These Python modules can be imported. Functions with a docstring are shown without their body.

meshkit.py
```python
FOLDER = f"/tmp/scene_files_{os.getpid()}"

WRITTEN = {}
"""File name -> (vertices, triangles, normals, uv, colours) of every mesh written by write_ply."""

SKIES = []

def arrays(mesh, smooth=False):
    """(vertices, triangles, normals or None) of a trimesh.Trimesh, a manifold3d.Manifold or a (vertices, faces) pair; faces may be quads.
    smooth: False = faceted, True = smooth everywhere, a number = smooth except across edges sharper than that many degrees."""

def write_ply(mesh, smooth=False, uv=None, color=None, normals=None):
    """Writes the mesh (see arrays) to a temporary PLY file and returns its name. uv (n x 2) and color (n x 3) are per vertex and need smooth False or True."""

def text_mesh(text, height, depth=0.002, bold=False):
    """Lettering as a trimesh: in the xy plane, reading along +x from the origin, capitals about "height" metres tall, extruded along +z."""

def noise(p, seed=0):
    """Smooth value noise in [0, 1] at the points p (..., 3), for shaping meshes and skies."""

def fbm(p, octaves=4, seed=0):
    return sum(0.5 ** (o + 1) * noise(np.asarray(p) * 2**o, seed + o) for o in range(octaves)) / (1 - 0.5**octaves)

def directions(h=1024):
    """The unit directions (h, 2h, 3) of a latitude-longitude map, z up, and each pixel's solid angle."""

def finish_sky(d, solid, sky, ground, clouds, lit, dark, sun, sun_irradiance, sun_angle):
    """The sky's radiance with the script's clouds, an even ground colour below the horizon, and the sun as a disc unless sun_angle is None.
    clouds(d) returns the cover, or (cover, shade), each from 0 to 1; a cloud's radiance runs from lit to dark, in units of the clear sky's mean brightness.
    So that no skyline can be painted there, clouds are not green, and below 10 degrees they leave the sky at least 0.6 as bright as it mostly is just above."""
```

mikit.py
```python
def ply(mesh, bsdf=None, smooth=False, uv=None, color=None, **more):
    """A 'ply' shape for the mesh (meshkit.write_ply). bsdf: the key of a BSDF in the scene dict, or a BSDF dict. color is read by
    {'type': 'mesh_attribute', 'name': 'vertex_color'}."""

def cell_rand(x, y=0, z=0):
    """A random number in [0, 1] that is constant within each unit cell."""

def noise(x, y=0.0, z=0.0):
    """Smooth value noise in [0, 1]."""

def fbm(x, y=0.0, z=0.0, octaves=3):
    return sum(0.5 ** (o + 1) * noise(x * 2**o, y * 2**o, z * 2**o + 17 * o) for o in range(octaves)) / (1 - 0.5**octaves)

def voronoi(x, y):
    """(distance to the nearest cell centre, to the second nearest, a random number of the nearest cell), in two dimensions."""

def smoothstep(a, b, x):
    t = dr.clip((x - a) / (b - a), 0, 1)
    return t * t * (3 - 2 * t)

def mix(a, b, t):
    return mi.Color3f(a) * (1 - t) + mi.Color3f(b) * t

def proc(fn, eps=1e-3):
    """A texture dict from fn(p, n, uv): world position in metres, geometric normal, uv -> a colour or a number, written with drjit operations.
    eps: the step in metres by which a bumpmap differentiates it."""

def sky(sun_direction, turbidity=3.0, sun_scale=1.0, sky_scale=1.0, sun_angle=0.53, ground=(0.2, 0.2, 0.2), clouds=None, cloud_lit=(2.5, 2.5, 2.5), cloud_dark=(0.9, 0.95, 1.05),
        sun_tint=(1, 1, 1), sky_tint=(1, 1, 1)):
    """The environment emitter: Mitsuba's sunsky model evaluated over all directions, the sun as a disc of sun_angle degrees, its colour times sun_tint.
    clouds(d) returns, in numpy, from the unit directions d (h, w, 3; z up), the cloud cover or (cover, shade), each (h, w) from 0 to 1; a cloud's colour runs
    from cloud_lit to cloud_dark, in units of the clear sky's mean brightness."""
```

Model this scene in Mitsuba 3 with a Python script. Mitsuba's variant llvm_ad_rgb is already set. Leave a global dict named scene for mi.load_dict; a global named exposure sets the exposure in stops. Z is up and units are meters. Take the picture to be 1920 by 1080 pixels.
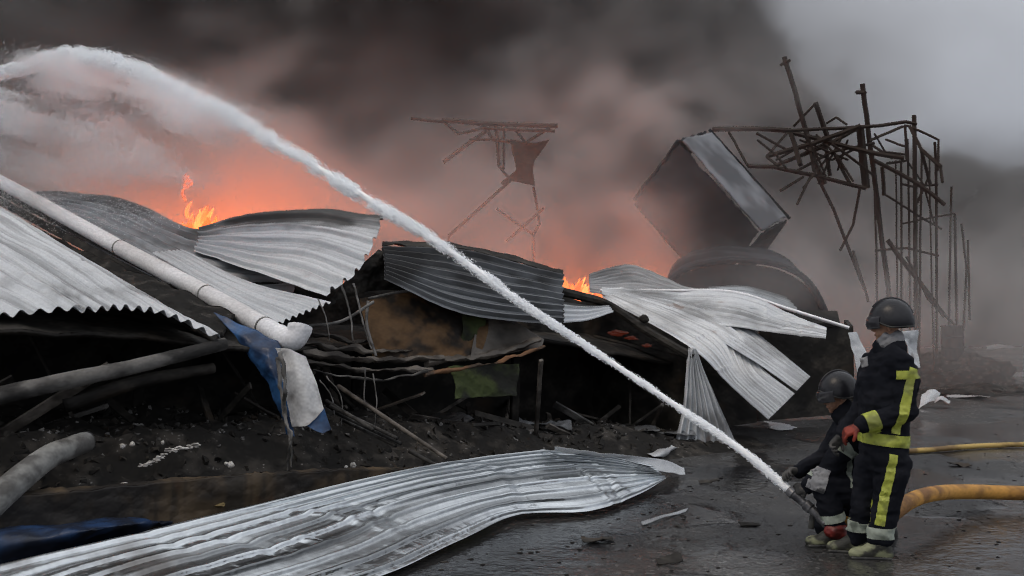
import math, random
import numpy as np, trimesh, manifold3d, mitsuba as mi, mikit, meshkit, drjit as dr
from mikit import noise, fbm, voronoi, smoothstep, mix, proc, cell_rand
T = mi.ScalarTransform4f
scene, labels = {}, {}
rng = np.random.default_rng(7)

# ------------------------------------------------------------------ camera, sky, exposure
CAM_H, FOCAL, PITCH = 1.70, 2100.0, math.atan(60 / 2100)          # eye height; focal length in pixels of a 1920-wide picture
FWD = np.array([0, math.cos(PITCH), math.sin(PITCH)])
UPV = np.array([0, -math.sin(PITCH), math.cos(PITCH)])
scene['camera'] = {'type': 'perspective', 'fov': math.degrees(2 * math.atan(960 / FOCAL)), 'fov_axis': 'x', 'near_clip': 0.1, 'far_clip': 2000.0,
                   'to_world': T().look_at(origin=[0, 0, CAM_H], target=[0, float(FWD[1]), CAM_H + float(FWD[2])], up=[0, 0, 1])}


def overcast(d):
    # a closed overcast: about three times darker at the horizon than at the zenith
    n = meshkit.fbm(np.stack([d[..., 0] * 3, d[..., 1] * 3, d[..., 2] * 5], -1), 4, seed=3)
    up = np.clip(d[..., 2], 0, 1)
    return np.ones(up.shape), np.clip(1.0 - up * 1.15 + (n - 0.5) * 0.35, 0, 1)


scene['sky'] = mikit.sky((-0.35, -0.45, 0.82), turbidity=5, sun_scale=0.12, sun_angle=25, clouds=overcast, cloud_lit=(1.9, 1.95, 2.05), cloud_dark=(0.74, 0.79, 0.90))
exposure = 1.9


def at(px, py, Y):
    """The world point at depth Y (metres ahead) seen at pixel (px, py) of the 1920 x 1080 photograph."""
    d = FWD + np.array([1, 0, 0]) * ((px - 960) / FOCAL) + UPV * ((540 - py) / FOCAL)
    return np.array([0, 0, CAM_H]) + d * (Y / d[1])


def gnd(px, py, z=0.0):
    d = FWD + np.array([1, 0, 0]) * ((px - 960) / FOCAL) + UPV * ((540 - py) / FOCAL)
    return np.array([0, 0, CAM_H]) + d * ((z - CAM_H) / d[2])


# ------------------------------------------------------------------ helpers
def num(key):
    if key not in scene and key not in labels:
        return key
    i = 1
    while f'{key}_{i:03d}' in scene or f'{key}_{i:03d}' in labels:
        i += 1
    return f'{key}_{i:03d}'


def thing(name, label, cat, group=None, kind=None):
    k = num(name)
    labels[k] = {'label': label}
    if kind:
        labels[k]['kind'] = kind
    else:
        labels[k]['category'] = cat
    if group:
        labels[k]['group'] = group
    return k


def put(key, mesh, mat, smooth=False, **kw):
    scene[key] = mikit.ply(mesh, mat, smooth=smooth, **kw)
    return key


def part(parent, name, mesh, mat, smooth=False, label=None, kind=None, **kw):
    k = num(parent + '__' + name)
    put(k, mesh, mat, smooth, **kw)
    if label or kind:
        labels[k] = {a: b for a, b in (('label', label), ('kind', kind)) if b}
    return k


def single(name, label, cat, mesh, mat, smooth=False, group=None, kind=None, **kw):
    k = thing(name, label, cat, group, kind)
    return put(k, mesh, mat, smooth, **kw)


def cat_mesh(ms):
    return trimesh.util.concatenate(ms)


def unit(v):
    v = np.asarray(v, float)
    return v / max(np.linalg.norm(v), 1e-12)


def catmull(pts, n, closed=False):
    p = np.asarray(pts, float)
    if closed:
        p = np.vstack([p[-1], p, p[0], p[1]])
    else:
        p = np.vstack([2 * p[0] - p[1], p, 2 * p[-1] - p[-2]])
    m = len(p) - 3
    t = np.linspace(0, m, n, endpoint=not closed)
    i = np.minimum(t.astype(int), m - 1)
    f = (t - i)[:, None]
    a, b, c, d = p[i], p[i + 1], p[i + 2], p[i + 3]
    return 0.5 * (2 * b + (c - a) * f + (2 * a - 5 * b + 4 * c - d) * f**2 + (3 * b - a - 3 * c + d) * f**3)


def tube(path, radii, k=10, cap=True, squash=1.0):
    """A tube mesh along path (n x 3) with a radius per point."""
    p = np.asarray(path, float)
    n = len(p)
    r = np.broadcast_to(np.asarray(radii, float), (n,))
    tan = np.gradient(p, axis=0)
    tan /= np.linalg.norm(tan, axis=1, keepdims=True) + 1e-12
    u = np.cross(tan[0], [0, 0, 1] if abs(tan[0][2]) < 0.9 else [1, 0, 0])
    us = []
    for i in range(n):
        u = u - tan[i] * (u @ tan[i])
        u = unit(u)
        us.append(u)
    us = np.array(us)
    vs = np.cross(tan, us)
    a = np.arange(k) * 2 * np.pi / k
    v = p[:, None] + r[:, None, None] * (np.cos(a)[None, :, None] * us[:, None] + squash * np.sin(a)[None, :, None] * vs[:, None])
    v = v.reshape(-1, 3)
    i, j = np.meshgrid(np.arange(n - 1), np.arange(k), indexing='ij')
    i, j = i.ravel(), j.ravel()
    j2 = (j + 1) % k
    f = np.vstack([np.stack([i * k + j, i * k + j2, (i + 1) * k + j2], 1), np.stack([i * k + j, (i + 1) * k + j2, (i + 1) * k + j], 1)])
    if cap:
        v = np.vstack([v, p[:1], p[-1:]])
        jj = np.arange(k)
        f = np.vstack([f, np.stack([jj * 0 + n * k, (jj + 1) % k, jj], 1), np.stack([jj * 0 + n * k + 1, (n - 1) * k + jj, (n - 1) * k + (jj + 1) % k], 1)])
    return trimesh.Trimesh(v, f, process=False)


def bar(a, b, w, h=None, twist=0.0):
    """A square bar with slightly chamfered edges from a to b."""
    a, b = np.asarray(a, float), np.asarray(b, float)
    h = h or w
    d = unit(b - a)
    u = unit(np.cross(d, [0, 0, 1] if abs(d[2]) < 0.95 else [1, 0, 0]))
    v = np.cross(d, u)
    u, v = u * math.cos(twist) + v * math.sin(twist), v * math.cos(twist) - u * math.sin(twist)
    c = min(w, h) * 0.12
    sec = [(-w / 2 + c, -h / 2), (w / 2 - c, -h / 2), (w / 2, -h / 2 + c), (w / 2, h / 2 - c), (w / 2 - c, h / 2), (-w / 2 + c, h / 2), (-w / 2, h / 2 - c), (-w / 2, -h / 2 + c)]
    ring = np.array([x * u + y * v for x, y in sec])
    vv = np.vstack([a + ring, b + ring, [a], [b]])
    k = 8
    f = []
    for j in range(k):
        j2 = (j + 1) % k
        f += [[j, j2, k + j2], [j, k + j2, k + j], [16, j2, j], [17, k + j, k + j2]]
    return trimesh.Trimesh(vv, f, process=False)


def surf(net, nu, nv):
    """Smooth surface (nu x nv points) through a net of control points net[i][j]."""
    net = np.asarray(net, float)
    rows = np.stack([catmull(net[i], nv) if net.shape[1] > 2 else net[i][0] + (net[i][1] - net[i][0]) * np.linspace(0, 1, nv)[:, None] for i in range(len(net))])
    if len(rows) > 2:
        return np.stack([catmull(rows[:, j], nu) for j in range(nv)], 1)
    return rows[0][None] + (rows[1] - rows[0])[None] * np.linspace(0, 1, nu)[:, None, None]


def grid_normals(P):
    du, dv = np.gradient(P, axis=0), np.gradient(P, axis=1)
    n = np.cross(du, dv)
    return n / (np.linalg.norm(n, axis=-1, keepdims=True) + 1e-12)


def grid_solid(P, thick, holes=None):
    """A thin closed solid from a point grid; holes: a boolean mask of cells left out."""
    nu, nv = P.shape[:2]
    N = grid_normals(P)
    top, bot = P + N * thick / 2, P - N * thick / 2
    v = np.vstack([top.reshape(-1, 3), bot.reshape(-1, 3)])
    keep = np.ones((nu - 1, nv - 1), bool) if holes is None else ~holes
    i, j = np.nonzero(keep)
    a, b, c, d = i * nv + j, i * nv + j + 1, (i + 1) * nv + j + 1, (i + 1) * nv + j
    o = nu * nv
    f = [np.stack([a, d, c], 1), np.stack([a, c, b], 1), np.stack([a + o, c + o, d + o], 1), np.stack([a + o, b + o, c + o], 1)]
    pad = np.pad(keep, 1)
    for di, dj, p, q in ((-1, 0, a, b), (1, 0, c, d), (0, -1, d, a), (0, 1, b, c)):
        e = ~pad[i + 1 + di, j + 1 + dj]
        p_, q_ = p[e], q[e]
        f += [np.stack([p_, q_, q_ + o], 1), np.stack([p_, q_ + o, p_ + o], 1)]
    return trimesh.Trimesh(v, np.vstack(f), process=False)


def wave(t, kind):
    if kind == 'sine':
        return np.sin(2 * np.pi * t)
    x = t - np.floor(t)                                              # box rib: narrow ridge, wide pan
    return np.clip((0.17 - np.abs(x - 0.5)) / 0.07, 0, 1) * 2 - 0.6


def corrugated(net, ribs, amp, nu=60, per=8, kind='sine', dent=0.02, dent_scale=1.3, jag=0.0, seed=1, thick=0.004, torn=0.0, creases=0, jag_ends=(1, 1)):
    """A corrugated sheet through the net; ribs run along the first index and repeat along the second. Returns (mesh, uv)."""
    nv = int(ribs * per) + 1
    P = surf(net, nu, nv)
    N = grid_normals(P)
    t = np.linspace(0, ribs, nv)
    s = np.linspace(0, 1, nu)
    soft = 0.75 + 0.5 * meshkit.fbm(P * 1.1 + seed * 7.3, 3, seed)   # the ribs are flattened here and there
    P = P + N * (amp * wave(t, kind)[None, :] * soft)[..., None]
    d = meshkit.fbm(P * dent_scale + seed * 3.1, 4, seed + 5) - 0.5
    P = P + N * (2 * dent * d)[..., None]
    rs = np.random.default_rng(seed + 100)
    for _ in range(creases):                                         # sharp folds across the sheet
        u0, sl, h, w_ = rs.uniform(0.08, 0.92), rs.uniform(-0.12, 0.12), rs.uniform(0.6, 1.2), rs.uniform(0.006, 0.016)
        x_ = np.abs(s[:, None] - u0 - sl * (t[None, :] / ribs - 0.5)) / w_
        ext = np.clip(1 - np.abs(t / ribs - rs.uniform(0.1, 0.9)) / rs.uniform(0.2, 0.6), 0, 1)
        P = P + N * (0.022 * h * np.clip(1 - x_, 0, 1) * ext[None, :])[..., None] * rs.choice([-1, 1])
    if jag:                                                          # ragged ends
        U = np.gradient(P, axis=0)
        U /= np.linalg.norm(U, axis=-1, keepdims=True) + 1e-9
        e = (meshkit.fbm(np.stack([t * 1.7 + seed, t * 0, t * 0], -1), 4, seed + 9) - 0.5) * 2 * jag
        w1 = np.clip((s - 0.8) / 0.2, 0, 1) * jag_ends[1]
        w0 = np.clip((0.2 - s) / 0.2, 0, 1) * jag_ends[0]
        P = P + U * ((w1[:, None] * e[None, :]) + (w0[:, None] * e[None, ::-1]))[..., None]
    holes = None
    if torn:
        q = meshkit.fbm(P[:-1, :-1] * 2.2 + seed * 11, 4, seed + 21)
        edge = np.minimum(np.minimum(s[:-1], 1 - s[:-1])[:, None] * 3, np.minimum(t[:-1], ribs - t[:-1])[None, :] / ribs * 4)
        holes = q > (1.05 - torn) + np.clip(edge, 0, 0.5) * 0.8
    m = grid_solid(P, thick, holes)
    uv = np.stack(np.meshgrid(s, t / ribs, indexing='ij'), -1).reshape(-1, 2)
    return m, np.vstack([uv, uv])


def sheet(name, label, net, ribs, amp, mat, parent=None, cat='metal sheet', group=None, **kw):
    m, uv = corrugated(net, ribs, amp, **kw)
    if parent:
        return part(parent, name, m, mat, True, label, uv=uv)
    k = thing(name, label, cat, group)
    return put(k, m, mat, True, uv=uv)


def lump(center, size, seed, sub=2, rough=0.35, squash=(1, 1, 1)):
    m = trimesh.creation.icosphere(subdivisions=sub, radius=1.0)
    v = m.vertices
    n = meshkit.fbm(v * 1.6 + seed * 5.7, 3, seed) - 0.5
    v = v * (1 + 2 * rough * n[:, None]) * np.asarray(squash) * size
    return trimesh.Trimesh(v + np.asarray(center), m.faces, process=False)


def hull(pts, radii=None):
    """The hull of spheres."""
    radii = np.broadcast_to(radii, (len(pts),))
    return manifold3d.Manifold.batch_hull([manifold3d.Manifold.sphere(float(r), 20).translate([float(x) for x in p]) for p, r in zip(pts, radii)])


def to_tri(man):
    m = man.to_mesh()
    return trimesh.Trimesh(m.vert_properties[:, :3], m.tri_verts, process=True)
# ------------------------------------------------------------------ materials
def rgb(*c):
    c = c if len(c) == 3 else c * 3
    return {'type': 'rgb', 'value': [float(x) for x in c]}


def principled(key, fn, rough, metallic=0.0, spec=0.5, bump=None, bump_scale=0.004, **kw):
    b = {'type': 'principled', 'base_color': fn if isinstance(fn, dict) else proc(fn), 'roughness': rough if isinstance(rough, (float, dict)) else proc(rough), 'specular': spec, **kw}
    if metallic:
        b['metallic'] = metallic
    if bump is not None:
        b = {'type': 'bumpmap', 'tex': proc(bump, 2e-3), 'scale': float(bump_scale), 'nested': b}
    scene[key] = {'type': 'twosided', 'bsdf': b}
    return key


def galvanised(key, base=0.55, rim=0.0, soot=0.4, rough=0.38, metal=0.55, seed=0.0, tint=(0.97, 1.0, 1.03), streak=0.5, rust=0.0, ends=0.0, top=0.0):
    """Zinc-coated roofing: spangle, dull streaks along the ribs, soot and a little rust; ends / top: soot gathered at the sheet's ends / upper side."""
    def colour(p, n, uv):
        u, v = uv[0], uv[1]
        blotch = fbm(p[0] * 1.3 + seed, p[1] * 1.3, p[2] * 1.6 + seed, 4)
        line = fbm(u * 2.5 + seed * 3, v * 55 + seed, 0.0, 3)
        fine = noise(p[0] * 60, p[1] * 60, p[2] * 60)
        s = smoothstep(0.62 - 0.45 * soot, 0.86 - 0.35 * soot, blotch + ends * (dr.abs(u - 0.5) * 0.7 - 0.2) + top * (v - 0.5) * 0.8)
        k = base * (1 - streak * 0.55 * smoothstep(0.35, 0.75, line)) * (0.9 + 0.2 * fine)
        c = mi.Color3f(*[k * t for t in tint])
        c = mix(c, mi.Color3f(0.045, 0.042, 0.040) * (0.7 + 0.7 * line), dr.clip(s * (0.35 + 0.75 * soot), 0, 0.97))
        if rim:
            c = mix(c, mi.Color3f(0.03, 0.028, 0.027), rim * smoothstep(0.70, 0.90, v + 0.35 * (blotch - 0.5) + 0.12 * (line - 0.5)))
        r = smoothstep(0.70, 0.82, fbm(p[0] * 3.1 + 5 + seed, p[1] * 3.1, p[2] * 3.1, 4)) * rust
        return mix(c, mi.Color3f(0.16, 0.075, 0.035), r)

    def roughness(p, n, uv):
        return rough + 0.22 * fbm(p[0] * 2.2 + seed, p[1] * 2.2, p[2] * 2.2, 3)

    return principled(key, colour, roughness, metallic=metal)


galvanised('zinc_clean', 0.62, 0, 0.12, 0.40, 0.35, 1.0, streak=0.45)
galvanised('zinc_roof_left', 0.62, 0, 0.30, 0.42, 0.35, 2.0, streak=0.8, ends=0.3)
galvanised('zinc_dirty', 0.44, 0.3, 0.45, 0.42, 0.45, 3.0, tint=(0.95, 1.0, 1.05), streak=0.8, top=0.35)
galvanised('zinc_dark', 0.26, 0.5, 0.6, 0.40, 0.55, 4.0, tint=(0.95, 1.0, 1.06), streak=0.8)  # low base tone with heavy dark blotches, for the middle sheet and crumpled scraps
galvanised('zinc_bright', 0.66, 0.92, 0.16, 0.42, 0.30, 5.0, streak=0.45, ends=0.2, top=0.2)
galvanised('zinc_right', 0.66, 0, 0.29, 0.42, 0.30, 6.5, streak=0.7, rust=0.5)


def wet_zinc(p, n, uv):
    u, v = uv[0], uv[1]
    line = fbm(u * 3.0 + 4, v * 26 + 1, 0.0, 4)
    dull = smoothstep(0.45, 0.72, fbm(u * 5 + 9, v * 9 + 2, 1.0, 4))
    k = 0.78 - 0.42 * smoothstep(0.38, 0.70, line) - 0.2 * dull
    c = mi.Color3f(k * 0.95, k, k * 1.03) * (0.92 + 0.16 * noise(p[0] * 60, p[1] * 60, p[2] * 60))
    brown = smoothstep(0.60, 0.78, fbm(p[0] * 1.1 + 3.3, p[1] * 1.1, 0.0, 4)) * smoothstep(0.45, 0.15, u)
    return mix(c, mi.Color3f(0.13, 0.105, 0.085), brown * 0.75)


principled('zinc_wet', wet_zinc, lambda p, n, uv: 0.10 + 0.30 * smoothstep(0.35, 0.7, fbm(uv[0] * 4 + 2, uv[1] * 20 + 5, 0.0, 3)), metallic=0.92,
           bump=lambda p, n, uv: fbm(p[0] * 9, p[1] * 9, p[2] * 9, 3), bump_scale=0.012)
galvanised('zinc_haze', 0.40, 0, 0.35, 0.5, 0.2, 9.0, streak=0.6)


def char_colour(p, n, uv):
    f = fbm(p[0] * 4, p[1] * 4, p[2] * 4, 4)
    g = noise(p[0] * 31, p[1] * 31, p[2] * 31)
    c = mix(mi.Color3f(0.010, 0.009, 0.008), mi.Color3f(0.045, 0.040, 0.034), smoothstep(0.35, 0.8, f) * (0.5 + g))
    return mix(c, mi.Color3f(0.075, 0.050, 0.030), smoothstep(0.62, 0.8, fbm(p[0] * 1.7 + 9, p[1] * 1.7, p[2] * 2.5, 3)) * 0.5)


principled('charred', char_colour, 0.75, spec=0.3, bump=lambda p, n, uv: fbm(p[0] * 18, p[1] * 18, p[2] * 18, 3), bump_scale=0.02)


def ash_colour(p, n, uv):
    f = fbm(p[0] * 6, p[1] * 6, p[2] * 6, 4)
    g = noise(p[0] * 45, p[1] * 45, p[2] * 45)
    c = mix(mi.Color3f(0.014, 0.013, 0.012), mi.Color3f(0.050, 0.045, 0.040), smoothstep(0.45, 0.8, f))
    return mix(c, mi.Color3f(0.26, 0.25, 0.24), smoothstep(0.80, 0.92, g) * smoothstep(0.52, 0.66, f) * 0.6)


principled('ash', ash_colour, 0.85, spec=0.2, bump=lambda p, n, uv: fbm(p[0] * 22, p[1] * 22, p[2] * 22, 3), bump_scale=0.03)


def plaster_colour(p, n, uv):
    f = fbm(p[0] * 1.6 + 3, p[1] * 1.6, p[2] * 2.2, 4)
    drip = fbm((p[0] + p[1]) * 7, 0.0, p[2] * 0.9, 3)
    c = mix(mi.Color3f(0.085, 0.060, 0.036), mi.Color3f(0.030, 0.024, 0.018), smoothstep(0.35, 0.65, drip))
    c = mix(c, mi.Color3f(0.014, 0.012, 0.011), smoothstep(0.42, 0.66, f))
    return mix(c, mi.Color3f(0.10, 0.046, 0.02), smoothstep(0.66, 0.8, fbm(p[0] * 3.3, p[1] * 3.3, p[2] * 1.5 + 4, 3)) * 0.7)


principled('sooty_plaster', plaster_colour, 0.6, spec=0.4, bump=lambda p, n, uv: fbm(p[0] * 14, p[1] * 14, p[2] * 14, 3), bump_scale=0.012)


def two_tone(key, a, b, scale=3.0, lo=0.4, hi=0.65, rough=0.7, seed=0.0, spec=0.4, stretch=(1, 1, 1), bump=0.0, bscale=25.0, metallic=0.0, grain=0.3):
    def colour(p, n, uv):
        f = fbm(p[0] * scale * stretch[0] + seed, p[1] * scale * stretch[1], p[2] * scale * stretch[2], 4)
        return mix(mi.Color3f(*a), mi.Color3f(*b), smoothstep(lo, hi, f)) * (1 - grain / 2 + grain * noise(p[0] * 50, p[1] * 50, p[2] * 50))
    principled(key, colour, rough, metallic=metallic, spec=spec, bump=(lambda p, n, uv: fbm(p[0] * bscale, p[1] * bscale, p[2] * bscale, 3)) if bump else None, bump_scale=bump or 0.01)


two_tone('grey_wood', (0.13, 0.125, 0.118), (0.022, 0.021, 0.02), 4, 0.34, 0.60, 0.8, 1.0, bump=0.01)
two_tone('pale_tube', (0.22, 0.22, 0.21), (0.09, 0.087, 0.083), 6, 0.4, 0.62, 0.7, 2.0)
two_tone('white_pipe', (0.78, 0.78, 0.80), (0.60, 0.59, 0.59), 1.5, 0.4, 0.75, 0.38, 3.0)
two_tone('blue_tarp', (0.03, 0.095, 0.23), (0.012, 0.028, 0.07), 4, 0.35, 0.65, 0.35, 4.0)
two_tone('blue_tarp_dirty', (0.012, 0.035, 0.095), (0.008, 0.012, 0.024), 3, 0.35, 0.6, 0.4, 5.0)
two_tone('white_cloth', (0.58, 0.58, 0.58), (0.22, 0.215, 0.21), 5, 0.45, 0.75, 0.8, 6.0)
two_tone('brown_cloth', (0.11, 0.062, 0.028), (0.014, 0.011, 0.009), 3.4, 0.36, 0.6, 0.8, 7.0, bump=0.01)
two_tone('green_cloth', (0.045, 0.060, 0.016), (0.009, 0.010, 0.007), 3.0, 0.34, 0.58, 0.8, 8.0)
two_tone('straw', (0.20, 0.15, 0.07), (0.05, 0.035, 0.018), 9, 0.4, 0.65, 0.9, 9.0)
two_tone('burnt_steel', (0.055, 0.040, 0.032), (0.020, 0.017, 0.016), 2.0, 0.4, 0.65, 0.6, 10.0, metallic=0.2)
scene['frame_steel'] = {'type': 'twosided', 'bsdf': {'type': 'principled', 'base_color': rgb(0.030, 0.020, 0.015), 'roughness': 0.8, 'specular': 0.2}}
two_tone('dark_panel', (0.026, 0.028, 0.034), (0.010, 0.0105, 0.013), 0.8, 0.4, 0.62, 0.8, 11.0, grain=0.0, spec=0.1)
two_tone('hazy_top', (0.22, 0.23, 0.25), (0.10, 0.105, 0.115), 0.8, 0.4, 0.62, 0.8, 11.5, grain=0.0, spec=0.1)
two_tone('plank', (0.13, 0.115, 0.10), (0.028, 0.024, 0.021), 4, 0.38, 0.62, 0.7, 12.0, bump=0.012)
two_tone('rust_edge', (0.17, 0.085, 0.04), (0.04, 0.028, 0.02), 4, 0.4, 0.65, 0.75, 13.0)
two_tone('pebble', (0.62, 0.60, 0.57), (0.40, 0.38, 0.35), 30, 0.4, 0.6, 0.7, 14.0)
two_tone('brown_sheet', (0.12, 0.105, 0.09), (0.03, 0.026, 0.022), 1.8, 0.4, 0.66, 0.5, 15.0)
two_tone('wire_grey', (0.16, 0.155, 0.15), (0.05, 0.048, 0.045), 8, 0.4, 0.6, 0.6, 16.0)


def asphalt_colour(p, n, uv):
    f = fbm(p[0] * 0.8 + 4, p[1] * 0.8, 0.0, 4)
    g = noise(p[0] * 70, p[1] * 70, 0.0)
    h = noise(p[0] * 22, p[1] * 22, 3.0)
    c = mix(mi.Color3f(0.010, 0.010, 0.011), mi.Color3f(0.032, 0.031, 0.030), smoothstep(0.3, 0.7, f)) * (0.55 + 0.9 * g)
    return mix(c, mi.Color3f(0.14, 0.135, 0.13), smoothstep(0.80, 0.93, h) * smoothstep(0.4, 0.6, f) * 0.5)


def puddle(p):
    return smoothstep(0.41, 0.53, fbm(p[0] * 0.75 + 11.3, p[1] * 0.55 + 2.2, 0.0, 4))


principled('wet_asphalt', asphalt_colour, lambda p, n, uv: 0.40 - 0.31 * puddle(p) + 0.12 * noise(p[0] * 40, p[1] * 40, 1.0), spec=0.6,
           bump=lambda p, n, uv: (fbm(p[0] * 26, p[1] * 26, 0.0, 3) * 1.0 + fbm(p[0] * 6, p[1] * 6, 0.0, 3) * 2.0) * (1.0 - 0.9 * puddle(p)), bump_scale=0.032)
# ------------------------------------------------------------------ smoke: two volumes, one behind the other
def world_grid(lo, hi, n):
    ax = [lo[k] + (np.arange(n[k]) + 0.5) / n[k] * (hi[k] - lo[k]) for k in range(3)]
    Z, Y, X = np.meshgrid(ax[2], ax[1], ax[0], indexing='ij')
    return X, Y, Z


def sst(a, b, x):
    t = np.clip((x - a) / (b - a), 0, 1)
    return t * t * (3 - 2 * t)


def smoke_box(name, label, lo, hi, dens, albedo, phase_g=0.0):
    scene[name + '_medium'] = {'type': 'heterogeneous', 'albedo': {'type': 'rgb', 'value': albedo},
                               'sigma_t': {'type': 'gridvolume', 'grid': mi.VolumeGrid(np.ascontiguousarray(dens[..., None].astype(np.float32))), 'filter_type': 'trilinear',
                                           'to_world': T().translate(list(lo)).scale([h - l for l, h in zip(lo, hi)])},
                               'scale': 1.0}
    c, s = [(l + h) / 2 for l, h in zip(lo, hi)], [(h - l) / 2 for l, h in zip(lo, hi)]
    scene[name] = {'type': 'cube', 'to_world': T().translate(c).scale(s), 'bsdf': {'type': 'null'}, 'interior': {'type': 'ref', 'id': name + '_medium'}}
    labels[name] = {'label': label, 'kind': 'stuff'}


def warped(P, scale, amount, seed):
    w = np.stack([meshkit.fbm(P / (scale * 1.7) + 20 * k, 3, seed + k) - 0.5 for k in range(3)], -1)
    return P + 2 * amount * w


def billows(X, Y, Z, lo, hi, puffs):
    """Field of overlapping puffs: above 0 inside, 1 at a puff's centre."""
    nz, ny, nx = X.shape
    F = np.full(X.shape, -1.0)
    ax = (Z[:, 0, 0], Y[0, :, 0], X[0, 0, :])
    for (x, y, z, r_, st) in puffs:
        sl = []
        for a_, c_, q_ in zip(ax, (z, y, x), (r_, r_ * 1.2, r_ * st)):
            i0, i1 = np.searchsorted(a_, c_ - 1.7 * q_), np.searchsorted(a_, c_ + 1.7 * q_)
            sl.append(slice(i0, i1))
        sl = tuple(sl)
        d = np.sqrt(((X[sl] - x) / (r_ * st)) ** 2 + ((Y[sl] - y) / (r_ * 1.2)) ** 2 + ((Z[sl] - z) / r_) ** 2)
        F[sl] = np.maximum(F[sl], 1 - d)
    return F


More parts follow.
